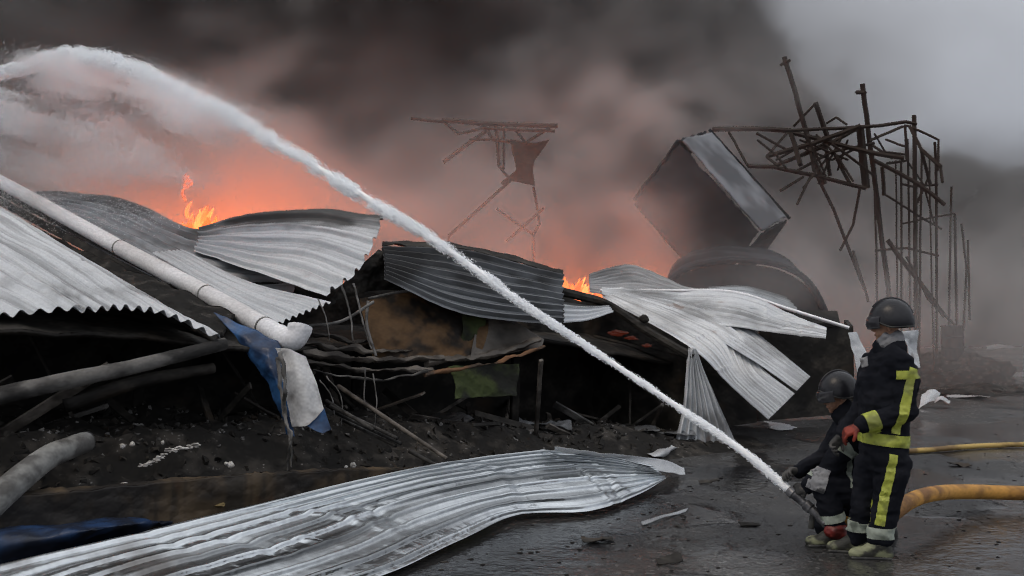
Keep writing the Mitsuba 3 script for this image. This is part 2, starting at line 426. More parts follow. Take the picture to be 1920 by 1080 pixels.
def far_smoke():
    lo, hi, n = (-46.0, 35.5, -0.5), (50.0, 70.0, 40.0), (230, 78, 120)
    X, Y, Z = world_grid(lo, hi, n)
    P = warped(np.stack([X, Y * 0.8, Z], -1), 5.0, 2.2, 90)
    big = meshkit.fbm(P / 7.0 + 3, 3, 11)
    fine = meshkit.fbm(P / 2.0 + 9, 4, 12)
    r_ = np.random.default_rng(44)
    puffs = []
    for _ in range(260):                                             # the main plume, leaning to the left as it rises
        z = r_.uniform(3.0, 38)
        e = 9.8 - 0.75 * min(max(z - 9.5, 0), 10)
        x = e - abs(r_.normal(0, 1)) * 17 - 1.5 if r_.random() < 0.75 else e - r_.uniform(1, 5)
        puffs.append((x, r_.uniform(42, 58), z, r_.uniform(2.0, 5.0), r_.uniform(1.0, 1.6)))
    for _ in range(60):                                              # the darker column on the right
        z = abs(r_.normal(0, 3.6)) + 0.5
        puffs.append((r_.uniform(15.0, 36) + 0.2 * z, r_.uniform(41, 56), z, r_.uniform(1.6, 3.4), r_.uniform(1.0, 1.5)))
    for _ in range(60):                                              # low smoke all along
        puffs.append((r_.uniform(-30, 17), r_.uniform(40, 50), r_.uniform(0, 4.5), r_.uniform(1.6, 3.2), 1.5))
    f = billows(X, Y, Z, lo, hi, puffs) + (big - 0.5) * 1.2 + (fine - 0.5) * 1.1 + (meshkit.fbm(P / 0.9 + 2, 2, 13) - 0.5) * 0.35
    d = 1.5 * sst(0.08, 0.50, f) + 0.035 * sst(-0.9, -0.2, f) + 0.05 * sst(-0.45, 0.1, f) + 0.003
    d *= sst(35.8, 38.5, Y) * sst(70, 66, Y) * sst(40, 36, Z) * sst(-46, -42, X) * sst(50, 44, X)
    smoke_box('smoke_plume', 'thick dark grey smoke rising behind the collapsed roofs and filling the sky on the left', lo, hi, d, [0.37, 0.365, 0.365])


def near_smoke():
    lo, hi, n = (-22.0, 16.4, -0.4), (26.0, 35.3, 15.0), (200, 76, 90)
    X, Y, Z = world_grid(lo, hi, n)
    P = warped(np.stack([X, Y, Z], -1), 3.0, 1.8, 95)
    big = meshkit.fbm(P / 3.6 + 1, 4, 21)
    fine = meshkit.fbm(P / 1.2 + 5, 4, 22)
    wisps = sst(0.40, 0.64, 0.55 * big + 0.45 * fine)
    puff = sst(0.42, 0.57, 0.35 * big + 0.65 * fine)
    top = 5.6 + (big - 0.5) * 10 + (fine - 0.5) * 4 - 1.2 * sst(3, 6, X)
    d = 0.17 * sst(1.2, -3.5, Z - top) * wisps * (0.22 + 1.0 * sst(23.0, 28.5, Y))
    # thicker round the fires, where the jet lands, over the tipped cabin and under the twisted frame
    for (fx, fy, fz, rx, ry, rz, a) in ((-5.2, 17.8, 3.7, 1.9, 0.8, 1.1, 1.10), (-4.4, 19.5, 3.8, 2.4, 1.8, 1.3, 0.25), (1.8, 23.6, 3.1, 2.5, 0.9, 1.3, 0.75), (1.6, 26.6, 3.4, 3.4, 1.8, 1.8, 0.25), (-2.0, 20.0, 2.9, 3.5, 1.8, 1.2, 0.12),
                                        (-4.8, 23.0, 6.0, 2.2, 1.8, 1.2, 0.34), (4.2, 29.0, 7.2, 3.2, 2.5, 1.2, 0.40), (9.3, 25.3, 1.4, 3.2, 0.9, 1.3, 0.16), (13.0, 25.6, 2.2, 2.2, 0.9, 2.4, 0.20), (-9.0, 24.0, 4.6, 3.0, 2.0, 1.2, 0.20), (-1.0, 29.0, 5.4, 4.5, 3.0, 1.6, 0.07), (8.0, 29.8, 2.6, 3.4, 2.0, 2.2, 0.30), (4.6, 19.2, 2.3, 2.6, 0.8, 0.8, 0.26), (2.6, 22.6, 3.8, 1.0, 0.7, 1.0, 0.22)):
        d += a * np.exp(-((X - fx) / rx) ** 2 - ((Y - fy) / ry) ** 2 - ((Z - fz) / rz) ** 2) * puff
    d *= 1 - 0.6 * sst(2.2, 3.4, X) * sst(25.0, 23.6, Y) * sst(2.2, 3.2, Z)
    # low smoke rolling over the ground on the right
    d += 0.30 * sst(5, 9, X) * sst(25.0, 29, Y) * sst(4.0, 0.8, Z + (big - 0.5) * 6) * puff
    d *= sst(16.5, 17.6, Y) * sst(35.3, 33.5, Y) * sst(15, 12, Z) * sst(-22, -19, X) * sst(26, 22, X)
    smoke_box('pale_smoke', 'pale drifting smoke hanging over the fire and the wrecked frames', lo, hi, d, [0.64, 0.635, 0.63])


far_smoke()
near_smoke()
# ------------------------------------------------------------------ ground
def ground_height(x, y):
    n = meshkit.fbm(np.stack([x * 0.5, y * 0.5, x * 0 + 2], -1), 3, 31) - 0.5
    far = np.clip((y - 14) / 6, 0, 1)
    return 0.05 * n * np.clip((np.hypot(x, y) - 3) / 4, 0, 1) + far * 0.35 * np.clip(meshkit.fbm(np.stack([x * 0.7, y * 0.5, x * 0], -1), 4, 33) - 0.42, 0, 1)


gx = np.concatenate([-np.geomspace(900, 16, 14), np.linspace(-15, 18, 166), np.geomspace(19, 900, 14)])
gy = np.concatenate([-np.geomspace(300, 1, 8), np.linspace(0, 30, 190), np.geomspace(31, 1500, 20)])
GX, GY = np.meshgrid(gx, gy, indexing='ij')
near_w = np.clip((60 - np.hypot(GX, GY)) / 20, 0, 1)
GP = np.stack([GX, GY, ground_height(GX, GY) * near_w], -1)
gi, gj = np.meshgrid(np.arange(len(gx) - 1), np.arange(len(gy) - 1), indexing='ij')
ga = (gi * len(gy) + gj).ravel()
ground_faces = np.vstack([np.stack([ga, ga + len(gy), ga + len(gy) + 1], 1), np.stack([ga, ga + len(gy) + 1, ga + 1], 1)])
put('ground', trimesh.Trimesh(GP.reshape(-1, 3), ground_faces, process=False), 'wet_asphalt', True)
labels['ground'] = {'label': 'wet dark asphalt ground with puddles', 'kind': 'structure'}


def fr(px):
    """Depth of the building's front line (it recedes to the right) at picture column px."""
    return 12.716 / (1 - 0.000446 * (px - 960))


ROOF = 'collapsed corrugated roof sheets'
# ------------------------------------------------------------------ left stall: two low roof sheets, eave towards us
left_a = [[at(-420, 620, 8.1), at(-200, 600, 8.6), at(-20, 592, 9.0), at(152, 577, 9.3)],
          [at(-640, 520, 9.9), at(-420, 505, 10.4), at(-230, 500, 10.9), at(-20, 468, 11.2)],
          [at(-820, 400, 12.0), at(-640, 395, 12.6), at(-460, 380, 13.1), at(-240, 345, 13.4)]]
left_b = [[at(148, 584, 9.28), at(235, 580, 9.45), at(318, 590, 9.65), at(412, 634, 9.9)],
          [at(-20, 476, 11.15), at(60, 470, 11.4), at(140, 478, 11.7), at(225, 528, 11.9)],
          [at(-240, 352, 13.35), at(-170, 345, 13.6), at(-90, 345, 13.85), at(0, 398, 14.1)]]
sheet('corrugated_roof_sheet', 'pale corrugated roof sheet with scalloped eave at the far left, left of the dark seam', left_a, 15, 0.026, 'zinc_roof_left', nu=80, creases=3, dent=0.03, jag=0.03, seed=3, group=ROOF)
sheet('corrugated_roof_sheet', 'pale corrugated roof sheet between the dark seam and the brown debris under the pipe', left_b, 11, 0.026, 'zinc_roof_left', nu=80, creases=3, dent=0.035, jag=0.03, seed=4, group=ROOF)

# white pipe with an elbow
pp = catmull([at(-60, 308, 17.6), at(60, 373, 15.8), at(220, 462, 13.7), at(380, 548, 12.05), at(480, 604, 11.1), at(530, 632, 10.72)], 60)
k = thing('drain_pipe', 'long white drain pipe lying down the roof edge and ending in an elbow', 'pipe')
part(k, 'tube', tube(pp, 0.098, 20), 'white_pipe', 40)
el = catmull([at(522, 628, 10.78), at(540, 636, 10.66), at(553, 635, 10.6), at(560, 624, 10.6), at(563, 612, 10.62)], 22)
part(k, 'elbow', tube(el, np.r_[np.full(15, 0.107), np.linspace(0.107, 0.118, 4), np.full(3, 0.118)], 20), 'white_pipe', 40)
for q in (0.42, 0.62, 0.86):
    i = int(q * 59)
    d = unit(pp[i + 1] - pp[i])
    part(k, 'clamp', tube([pp[i] - d * 0.012, pp[i] + d * 0.012], 0.104, 20), 'pale_tube', 30)

# dark fascia boards under the pipe, running back with it
k = thing('fascia', 'blackened board fascia hanging under the white pipe', 'fascia')
for r in range(4):
    lo0, lo1 = r / 4.0, (r + 1) / 4.0
    pth_top = [at(-60, 318, 17.7), at(150, 428, 14.65), at(330, 525, 12.6), at(430, 582, 11.6)]
    pth_bot = [at(-60, 392, 17.2), at(150, 508, 14.2), at(330, 590, 12.2), at(430, 622, 11.4)]
    net = [[a + (b - a) * (lo0 + 0.02), a + (b - a) * (lo1 - 0.02)] for a, b in zip(pth_top, pth_bot)]
    m = grid_solid(surf(net, 30, 4), 0.03)
    part(k, 'board', m, 'charred', 30)
# brown debris slope in the gap
def cloth(net, nu, nv, wrinkle=0.05, scale=3.0, seed=1, thick=0.006, fray=0.0, torn=0.0):
    P = surf(net, nu, nv)
    N = grid_normals(P)
    f = meshkit.fbm(P * scale + seed * 4.1, 4, seed) - 0.5
    P = P + N * (2 * wrinkle * f)[..., None]
    holes = None
    if fray or torn:
        s = np.linspace(0, 1, nu)
        q = meshkit.fbm(P * 5 + seed, 4, seed + 3)
        P = P + (np.gradient(P, axis=0) * nu) * (((q - 0.5) * 2 * fray) * np.clip((s - 0.6) / 0.4, 0, 1)[:, None])[..., None]
        if torn:
            holes = meshkit.fbm(P[:-1, :-1] * 4 + seed * 2, 4, seed + 8) > 1 - torn
    return grid_solid(P, thick, holes)


net = [[at(90, 445, 14.2), at(120, 470, 13.7)], [at(250, 510, 12.6), at(225, 535, 12.0)], [at(340, 545, 11.8), at(310, 582, 10.9)], [at(440, 596, 11.2), at(405, 640, 10.3)]]
single('debris_slope', 'brown charred debris lying between the left roof sheet and the pipe', 'debris', cloth(net, 60, 24, 0.10, 4.0, 5, 0.05), 'straw' if 0 else 'ash', True)

# ------------------------------------------------------------------ middle roof behind the pipe
mid_a = [[at(10, 372, 16.9), at(40, 366, 17.3), at(85, 360, 17.9)],
         [at(200, 475, 14.0), at(215, 418, 15.2), at(220, 372, 16.4)],
         [at(330, 545, 12.7), at(350, 480, 14.0), at(365, 430, 15.3)],
         [at(440, 590, 12.0), at(460, 500, 13.7), at(458, 416, 15.0)],
         [at(530, 590, 12.2), at(570, 500, 13.7), at(600, 415, 14.8)]]
sheet('corrugated_roof_sheet', 'dull wavy corrugated sheet dipping into a valley behind the white pipe', mid_a, 9, 0.024, 'zinc_dirty', nu=110, per=10, kind='box', dent=0.06, seed=6, group=ROOF)
mid_b = [[at(365, 470, 14.1), at(375, 450, 14.5), at(372, 428, 15.1)],
         [at(455, 500, 13.1), at(470, 455, 13.7), at(465, 399, 14.4)],
         [at(530, 525, 12.4), at(575, 462, 13.0), at(600, 391, 13.8)],
         [at(612, 556, 11.6), at(678, 498, 12.2), at(722, 402, 13.0)]]
sheet('corrugated_roof_sheet', 'bright ribbed sheet with a scorched arched top edge, right end over the burnt stall', mid_b, 6, 0.026, 'zinc_bright', nu=90, per=16, kind='box', dent=0.05, jag=0.06, jag_ends=(1, 0), seed=8, group=ROOF)
mid_c = [[at(285, 474, 13.3), at(345, 470, 13.4)], [at(400, 540, 12.1), at(470, 530, 12.5)], [at(520, 606, 10.95), at(620, 566, 11.4)]]
sheet('corrugated_roof_sheet', 'narrow pale sheet under the dark slit beside the pipe elbow', mid_c, 8, 0.018, 'zinc_clean', nu=60, dent=0.03, jag=0.04, jag_ends=(1, 0), seed=9, group=ROOF)
mid_d = [[at(722, 520, 12.0), at(722, 490, 12.3), at(716, 461, 12.7)],
         [at(850, 580, 12.2), at(845, 520, 12.6), at(860, 466, 13.3)],
         [at(955, 600, 12.7), at(955, 545, 13.1), at(962, 489, 13.8)],
         [at(1055, 606, 13.2), at(1056, 560, 13.6), at(1055, 514, 14.3)]]
sheet('corrugated_roof_sheet', 'dark ribbed sheet behind the water jet in the middle', mid_d, 8, 0.028, 'zinc_dark', nu=80, per=12, kind='box', dent=0.04, jag=0.0, seed=12, group=ROOF)
rim = [[at(716, 461, 12.75), at(718, 450, 13.2)], [at(860, 466, 13.35), at(862, 458, 13.8)], [at(962, 489, 13.85), at(964, 480, 14.3)], [at(1055, 514, 14.35), at(1057, 506, 14.8)]]
single('ridge_flashing', 'blackened ridge strip along the top of the dark ribbed sheet', 'flashing', cloth(rim, 60, 6, 0.06, 3, 4, 0.01), 'charred', 30)

# ------------------------------------------------------------------ right roof
right_a = [[at(1128, 558, 15.8), at(1165, 552, 16.2), at(1205, 548, 16.7)],
           [at(1215, 606, 15.3), at(1272, 590, 15.8), at(1332, 578, 16.3)],
           [at(1300, 656, 14.9), at(1355, 634, 15.4), at(1405, 622, 15.9)],
           [at(1368, 722, 14.8), at(1396, 704, 15.05), at(1428, 686, 15.3)],
           [at(1440, 787, 14.7), at(1464, 764, 14.9), at(1490, 738, 15.1)]]
sheet('corrugated_roof_sheet', 'large bent pale sheet sloping down to a corner in front of the dark box', right_a, 12, 0.018, 'zinc_right', nu=120, creases=4, dent=0.035, seed=15, group=ROOF)
right_b = [[at(1245, 592, 15.9), at(1330, 570, 16.5)],
           [at(1350, 640, 15.3), at(1408, 616, 15.95)],
           [at(1432, 690, 15.2), at(1470, 664, 15.7)],
           [at(1494, 733, 15.1), at(1521, 704, 15.6)]]
sheet('corrugated_roof_sheet', 'narrow pale sheet lapped over the large bent one, ending below the dark box', right_b, 6, 0.018, 'zinc_right', nu=70, dent=0.03, seed=16, group=ROOF)
right_c = [[at(1128, 552, 16.2), at(1128, 544, 16.9)],
           [at(1220, 578, 16.0), at(1250, 546, 16.9)],
           [at(1330, 605, 15.8), at(1375, 550, 16.9)],
           [at(1440, 624, 15.7), at(1470, 580, 16.7)],
           [at(1548, 637, 15.6), at(1551, 608, 16.4)]]
sheet('corrugated_roof_sheet', 'crumpled whitish upper sheet of the right roof with a squared right end', right_c, 8, 0.022, 'zinc_right', nu=120, creases=9, dent=0.08, seed=17, group=ROOF)
rc = catmull([at(1125, 545, 16.95), at(1260, 545, 16.95), at(1375, 548, 16.95), at(1480, 580, 16.75), at(1592, 615, 16.5)], 40)
single('metal_ridge_strip', 'thin white ridge strip running along the top of the right roof', 'metal strip', tube(rc, 0.045, 10, squash=0.6), 'white_pipe', 40)
right_d = [[at(1330, 548, 17.1), at(1328, 538, 17.6)], [at(1400, 552, 17.1), at(1400, 536, 17.7)], [at(1500, 588, 17.0), at(1470, 556, 17.6)]]
sheet('corrugated_roof_sheet', 'small grey sheet showing behind the ridge of the right roof', right_d, 5, 0.02, 'zinc_dirty', nu=40, dent=0.06, seed=18, group=ROOF)
right_e = [[at(1056, 606, 13.9), at(1056, 566, 14.2)], [at(1105, 600, 14.3), at(1100, 572, 14.6)], [at(1150, 584, 14.8), at(1140, 572, 15.1)]]
sheet('corrugated_roof_sheet', 'small white sheet between the dark ribbed sheet and the right roof', right_e, 4, 0.016, 'zinc_bright', nu=40, dent=0.02, seed=19, group=ROOF)
ev = catmull([at(1050, 536, 14.4), at(1090, 546, 14.8), at(1140, 562, 15.5), at(1215, 612, 15.2), at(1300, 661, 14.85)], 40)
k = thing('roof_purlin', 'burnt dark purlin under the left edge of the right roof', 'purlin')
part(k, 'beam', tube(ev - [0, 0, 0.07], 0.06, 8), 'charred', 40)
for (a, b, c) in ((1208, 598, 15.2),):
    part(k, 'bracket', lump(at(a, b, c), 0.06, 5, 2), 'charred', True)
fan = [[at(1291, 655, 14.85), at(1303, 657, 14.9)],
       [at(1286, 700, 14.8), at(1322, 700, 14.9)],
       [at(1279, 768, 14.7), at(1350, 765, 14.9)],
       [at(1264, 837, 14.6), at(1381, 832, 14.95)]]
sheet('hanging_metal_sheet', 'narrow corrugated sheet hanging from the right roof and fanning out to the ground', fan, 7, 0.05, 'zinc_right', nu=70, per=10, dent=0.03, jag=0.05, jag_ends=(1, 0), seed=21)
pale = [[at(1588, 625, 17.2), at(1606, 622, 17.3)], [at(1600, 665, 17.1), at(1622, 660, 17.2)], [at(1612, 706, 17.0), at(1640, 700, 17.1)]]
single('torn_sheet_scrap', 'pale torn scrap leaning at the right end of the dark box', 'scrap metal', cloth(pale, 24, 12, 0.05, 4, 3, 0.006), 'zinc_right', True)
pale2 = [[at(1690, 622, 13.0), at(1722, 618, 13.2)], [at(1700, 650, 13.0), at(1720, 650, 13.2)], [at(1708, 690, 13.0), at(1724, 690, 13.1)]]
single('torn_sheet_scrap', 'pale crumpled scrap behind the standing firefighter\'s shoulder', 'scrap metal', cloth(pale2, 24, 12, 0.05, 6, 6, 0.006), 'zinc_right', True)

# dark box behind the right roof
def slab(p, thick_vec):
    """A solid from four corner points and a thickness vector."""
    p = np.asarray(p, float)
    return trimesh.convex.convex_hull(np.vstack([p, p + np.asarray(thick_vec, float)]))


k = thing('charred_stall', 'black burnt-out stall box standing behind the right roof', 'stall')
part(k, 'front_panel', slab([at(1425, 600, 17.3), at(1598, 612, 17.6), at(1600, 775, 17.6), at(1420, 790, 17.3)], [0.0, 0.08, 0]), 'charred', False)
part(k, 'front_panel', slab([at(1285, 655, 16.95), at(1424, 640, 17.25), at(1419, 792, 17.25), at(1285, 812, 16.95)], [0.0, 0.08, 0]), 'charred', False)  # added dark panel: keeps the gap beside the stall black, stops the fire glow
part(k, 'side_panel', slab([at(1600, 612, 17.62), at(1590, 600, 19.4), at(1592, 760, 19.4), at(1602, 775, 17.62)], [-0.07, 0, 0]), 'charred', False)
part(k, 'roof_panel', slab([at(1466, 581, 17.5), at(1570, 583, 17.8), at(1575, 606, 17.5), at(1440, 606, 17.2)], [0, 0.02, -0.06]), 'charred', False)

# ------------------------------------------------------------------ the big wet sheet in the foreground
G = gnd
front = [[G(60, 1370, 0.03), G(-60, 1240, 0.24), G(-230, 1112, 0.30)],
         [G(420, 1180, 0.03), G(270, 1085, 0.26), G(40, 1046, 0.34)],
         [G(722, 1076, 0.04), G(520, 1010, 0.28), G(305, 984, 0.38)],
         [G(870, 1010, 0.05), G(700, 948, 0.30), G(520, 934, 0.42)],
         [G(972, 966, 0.06), G(870, 905, 0.36), G(742, 884, 0.50)],
         [G(1110, 957, 0.05), G(1050, 880, 0.34), G(985, 846, 0.52)],
         [G(1200, 925, 0.07), G(1165, 882, 0.26), G(1120, 852, 0.42)],
         [G(1248, 898, 0.12), G(1240, 888, 0.18), G(1222, 872, 0.28)]]
sheet('fallen_roof_sheet', 'large wet galvanised sheet lying twisted across the foreground', front, 10, 0.010, 'zinc_wet', nu=260, per=16, kind='box', dent=0.028, dent_scale=0.9, creases=16, jag=0.05, seed=25, thick=0.005)
strip = [[G(1040, 846, 0.50), G(1040, 838, 0.56)], [G(1130, 862, 0.36), G(1150, 852, 0.42)], [G(1215, 880, 0.22), G(1245, 862, 0.26)], [G(1285, 890, 0.06), G(1282, 878, 0.10)]]
single('metal_strip', 'bright curled strip of roofing pointing right beyond the wet sheet', 'metal strip', cloth(strip, 50, 10, 0.02, 5, 8, 0.005), 'zinc_bright', True)
sc = [[G(1185, 846, 0.03), G(1240, 826, 0.06)], [G(1225, 856, 0.06), G(1262, 836, 0.12)], [G(1250, 852, 0.03), G(1275, 842, 0.05)]]
single('roofing_scrap', 'small grey roofing scrap at the foot of the hanging sheet', 'scrap metal', cloth(sc, 24, 14, 0.05, 5, 9, 0.006), 'zinc_right', True)
sc = [[G(1420, 800, 0.02), G(1430, 790, 0.05)], [G(1460, 806, 0.05), G(1462, 794, 0.06)], [G(1496, 804, 0.02), G(1490, 799, 0.03)]]
single('roofing_scrap', 'thin pale scrap on the ground below the bent roof corner', 'scrap metal', cloth(sc, 24, 10, 0.03, 5, 10, 0.006), 'zinc_right', True)
sc = [[G(1205, 985, 0.01), G(1202, 978, 0.015)], [G(1240, 972, 0.02), G(1244, 966, 0.03)], [G(1286, 960, 0.01), G(1290, 954, 0.012)]]
single('roofing_scrap', 'narrow grey metal offcut lying on wet asphalt right of the wet sheet', 'scrap metal', cloth(sc, 24, 6, 0.012, 5, 11, 0.005), 'zinc_dirty', True)

# grit and small litter on the wet asphalt
r = np.random.default_rng(61)
lit = []
for i in range(800):
    x, y = r.uniform(-1.5, 9), 7.0 + abs(r.normal(0, 5.5))
    z = float(ground_height(np.array([x]), np.array([y]))[0])
    lit.append(lump((x, y, z + 0.002), r.uniform(0.003, 0.011) * (1 + 0.04 * y), i, 1, 0.9, (1.5, 1.1, 0.45)))
single('grit', 'grit and small burnt litter scattered over the wet asphalt', 'grit', cat_mesh(lit), 'ash', False, kind='stuff')
for i, (px, py, s_, lab) in enumerate(((1330, 905, 0.10, 'flat dark flake on the wet ground left of the nozzle'), (1120, 1010, 0.12, 'dark flake on the asphalt right of the wet sheet, lower one'), (1255, 1050, 0.09, 'dark flake near the bottom edge left of the boots'), (1800, 870, 0.12, 'dark flake between the two hoses'), (1405, 985, 0.08, 'small dark flake below the nozzle'))):
    c_ = gnd(px, py, 0.02)
    single('burnt_flake', lab, 'flake', cloth([[c_ + np.array([a_ * s_, b_ * s_, 0]) for b_ in (-0.6, 0.7)] for a_ in (-1, 0.1, 1)], 14, 8, 0.06, 7, 80 + i, 0.006), 'charred', True)
# ------------------------------------------------------------------ burnt stall row: frame of reference along its front line
A0 = np.array([-4.07, 8.9])
DIR, NRM = np.array([0.730, 0.683]), np.array([-0.683, 0.730])


def W(s, d, z):
    q = A0 + DIR * s + NRM * d
    return np.array([q[0], q[1], z])


def heap_height(s, d):
    top = np.interp(s, [-6, 0, 3, 5, 7.5, 9.2, 10.5], [0.80, 0.74, 0.72, 0.50, 0.34, 0.20, 0.0])
    p = np.stack([s * 1.1, d * 1.3, s * 0 + 4], -1)
    n = meshkit.fbm(p, 4, 41) - 0.5
    f = meshkit.fbm(p * 5, 3, 42) - 0.5
    return np.clip(top * np.clip((d + 0.55) / 0.75, 0, 1) ** 0.7 * (1 + 0.7 * n) + 0.10 * f * (d > -0.5), -0.05, 3) - 0.03


S, D = np.meshgrid(np.linspace(-6.5, 10.6, 340), np.linspace(-0.62, 2.7, 70), indexing='ij')
H = heap_height(S, D)
q = A0 + S[..., None] * DIR + D[..., None] * NRM
heap_mesh = grid_solid(np.concatenate([q, H[..., None]], -1), 0.02)
single('rubble_heap', 'black burnt rubble and ash heaped along the foot of the stalls', 'rubble', heap_mesh, 'ash', True, kind='stuff')


def shards(n, seed, size, srange, drange, lift=0.0, long=1.0):
    r = np.random.default_rng(seed)
    out = []
    for i in range(n):
        s, d = r.uniform(*srange), r.uniform(*drange)
        z = float(heap_height(np.array([s]), np.array([d]))[0]) + lift
        m = trimesh.creation.box(extents=r.uniform(0.3, 1.0, 3) * size * np.array([long, 1, 0.5]))
        m.vertices += r.normal(0, 0.14, m.vertices.shape) * size
        m.apply_transform(trimesh.transformations.random_rotation_matrix(r.random(3)))
        m.apply_translation(W(s, d, z))
        out.append(m)
    return cat_mesh(out)


for args, mat, lab in (((1500, 3, 0.07, (-4, 9.5), (-0.4, 1.6), 0.0, 1.6), 'charred', 'black charred splinters strewn over the rubble heap'),
                       ((420, 4, 0.040, (-3, 4.2), (0.0, 1.2), 0.01, 1.5), 'wire_grey', 'grey ash flakes scattered over the left rubble'),
                       ((150, 6, 0.040, (4.2, 9.4), (-0.3, 1.0), 0.01, 1.6), 'wire_grey', 'grey ash flakes scattered over the right rubble')):
    single('rubble', lab, 'rubble', shards(*args), mat, False, kind='stuff')
for (px, py, r) in ((233, 915, 0.042), (491, 896, 0.038), (432, 872, 0.030), (424, 869, 0.016), (662, 872, 0.026), (649, 876, 0.018), (175, 917, 0.016), (248, 833, 0.020), (230, 836, 0.022), (305, 830, 0.016)):
    side = {233: 'largest white chunk on the brown low wall, lower left', 491: 'round white chunk just above the edge of the wet sheet', 432: 'oblong white chunk on the dark rubble left of the round one',
            424: 'tiny white crumb touching the oblong white chunk', 662: 'white chunk on the rubble under the bundle of sticks', 649: 'small pale crumb left of the chunk under the sticks',
            175: 'small white crumb left of the largest white chunk', 248: 'right one of two pale crumbs beside the leaning post', 230: 'left one of two pale crumbs beside the leaning post', 305: 'pale crumb at the lower end of the white ash streak'}[px]
    single('white_chunk', side, 'chunk', lump(at(px, py, fr(px) - 0.50 + 0.42 * (py < 860)), r, px, 2, 0.5), 'pebble', True)
r = np.random.default_rng(12)
bits = []
for t in np.linspace(0, 1, 70):
    c = at(262 + 110 * t, 872 - 44 * t + 5 * math.sin(9 * t), 9.45 + 0.3 * t) + r.normal(0, 0.012, 3)
    bits.append(lump(c, r.uniform(0.005, 0.016), int(t * 99), 1, 0.6, (1.6, 1, 0.6)))
single('ash_streak', 'thin broken streak of white ash across the black rubble on the left', 'ash', cat_mesh(bits), 'pebble', False, kind='stuff')

# low plastered wall
k = thing('low_wall', 'low sooty brown plastered wall at the foot of the left stall', 'wall')
P = surf([[W(-5, -0.62, -0.05), W(-5, -0.62, 0.43)], [W(0, -0.62, -0.05), W(0, -0.62, 0.40)], [W(2.2, -0.62, -0.05), W(2.2, -0.62, 0.36)], [W(4.4, -0.62, -0.05), W(4.4, -0.62, 0.22)]], 200, 24)
P = P + (meshkit.fbm(P * 4, 4, 51)[..., None] - 0.5) * np.array([0.05, -0.06, 0.05])
part(k, 'face', grid_solid(P, 0.12), 'sooty_plaster', True)

k = thing('burnt_stall_row', 'row of burnt-out stalls with pitch-black interiors under the fallen roofs', 'building')
P = surf([[W(-8, 2.45, 0), W(-8, 2.45, 2.1)], [W(2, 2.45, 0), W(2, 2.45, 2.1)], [W(4, 2.3, 0), W(4, 2.3, 2.15)], [W(8, 2.2, 0), W(8, 2.2, 2.1)], [W(9.2, 2.2, 0), W(9.2, 2.2, 1.95)], [W(11.6, 2.2, 0), W(11.6, 2.2, 1.75)]], 200, 20)
P = P + (meshkit.fbm(P * 2, 4, 52)[..., None] - 0.5) * np.array([0.1, -0.15, 0.05])
part(k, 'back_wall', grid_solid(P, 0.1), 'charred', True)
P = surf([[W(9.25, 0.2, 0), W(9.25, 0.2, 1.15)], [W(9.3, 2.3, 0), W(9.3, 2.3, 1.5)]], 40, 16)
part(k, 'end_wall', grid_solid(P, 0.08), 'charred', True)
P = surf([[W(-8, 0.1, 1.62), W(-8, 2.45, 2.1)], [W(0, 0.05, 1.60), W(0, 2.45, 2.05)], [W(2.2, 0.1, 1.42), W(2.2, 2.45, 1.95)], [W(3.6, 0.6, 1.40), W(3.6, 2.4, 1.7)], [W(6.2, 1.0, 1.50), W(6.2, 2.4, 1.62)], [W(9.2, 0.6, 1.10), W(9.2, 2.3, 1.5)]], 160, 24)
P = P + (meshkit.fbm(P * 2.4, 4, 53)[..., None] - 0.5) * np.array([0.0, 0.0, 0.12])
part(k, 'ceiling', grid_solid(P, 0.05), 'charred', True)
for s in (1.9, 4.6, 7.2):
    part(k, 'post', bar(W(s, 1.7, 0.2), W(s + 0.1, 1.75, 1.6), 0.11, 0.11, 0.3), 'charred')

# logs, sticks and posts
def log(name, label, pts, r0, r1, mat, cat='beam', n=30, rough=0.12, k=14, **kw):
    path = catmull([np.asarray(p, float) for p in pts], n) if len(pts) > 2 else np.linspace(pts[0], pts[1], n)
    m = tube(path, np.linspace(r0, r1, n), k)
    m.vertices = m.vertices + (meshkit.fbm(m.vertices * 9, 3, len(label))[:, None] - 0.5) * 2 * r0 * rough * np.array([0.6, 0.6, 1])
    return single(name, label, cat, m, mat, True, **kw)


log('roof_beam', 'grey-topped charred beam running up to the right under the left roof', [at(-70, 757, 8.6), at(120, 715, 8.95), at(265, 684, 9.3), at(420, 645, 10.0)], 0.075, 0.055, 'grey_wood')
log('roof_beam', 'darker burnt beam just below the grey-topped one on the left', [at(120, 760, 9.6), at(260, 716, 9.9), at(400, 690, 10.4)], 0.07, 0.05, 'charred')
log('leaning_post', 'thick grey curved post leaning on the rubble at the left edge', [at(-60, 985, 8.0), at(20, 912, 8.35), at(95, 855, 8.75), at(164, 828, 9.15)], 0.115, 0.085, 'pale_tube', 'post')
bundle = [((620, 762), (745, 822)), ((630, 774), (752, 832)), ((640, 786), (742, 836)), ((612, 752), (700, 806))]
for i, (a, b) in enumerate(bundle):
    log('burnt_stick', ['longest grey stick, topmost of the bundle above the wet sheet', 'second grey stick from the top of the bundle above the wet sheet', 'lowest grey stick of the bundle above the wet sheet', 'short grey stick at the upper left end of the bundle'][i],
        [at(*a, 11.0 + 0.04 * i), at(*b, 10.35 + 0.04 * i)], 0.020, 0.017, 'grey_wood', 'stick', 14, group='bundle of burnt sticks')
log('burnt_stick', 'long thin dark stick slanting down right over the black interior', [at(634, 724, 11.5), at(730, 788, 11.0), at(838, 860, 10.6)], 0.024, 0.018, 'plank', 'stick', 20)
log('burnt_stick', 'short pale stick slanting down to the edge of the wet sheet', [at(768, 846, 10.6), at(840, 884, 10.3)], 0.020, 0.016, 'grey_wood', 'stick', 10)

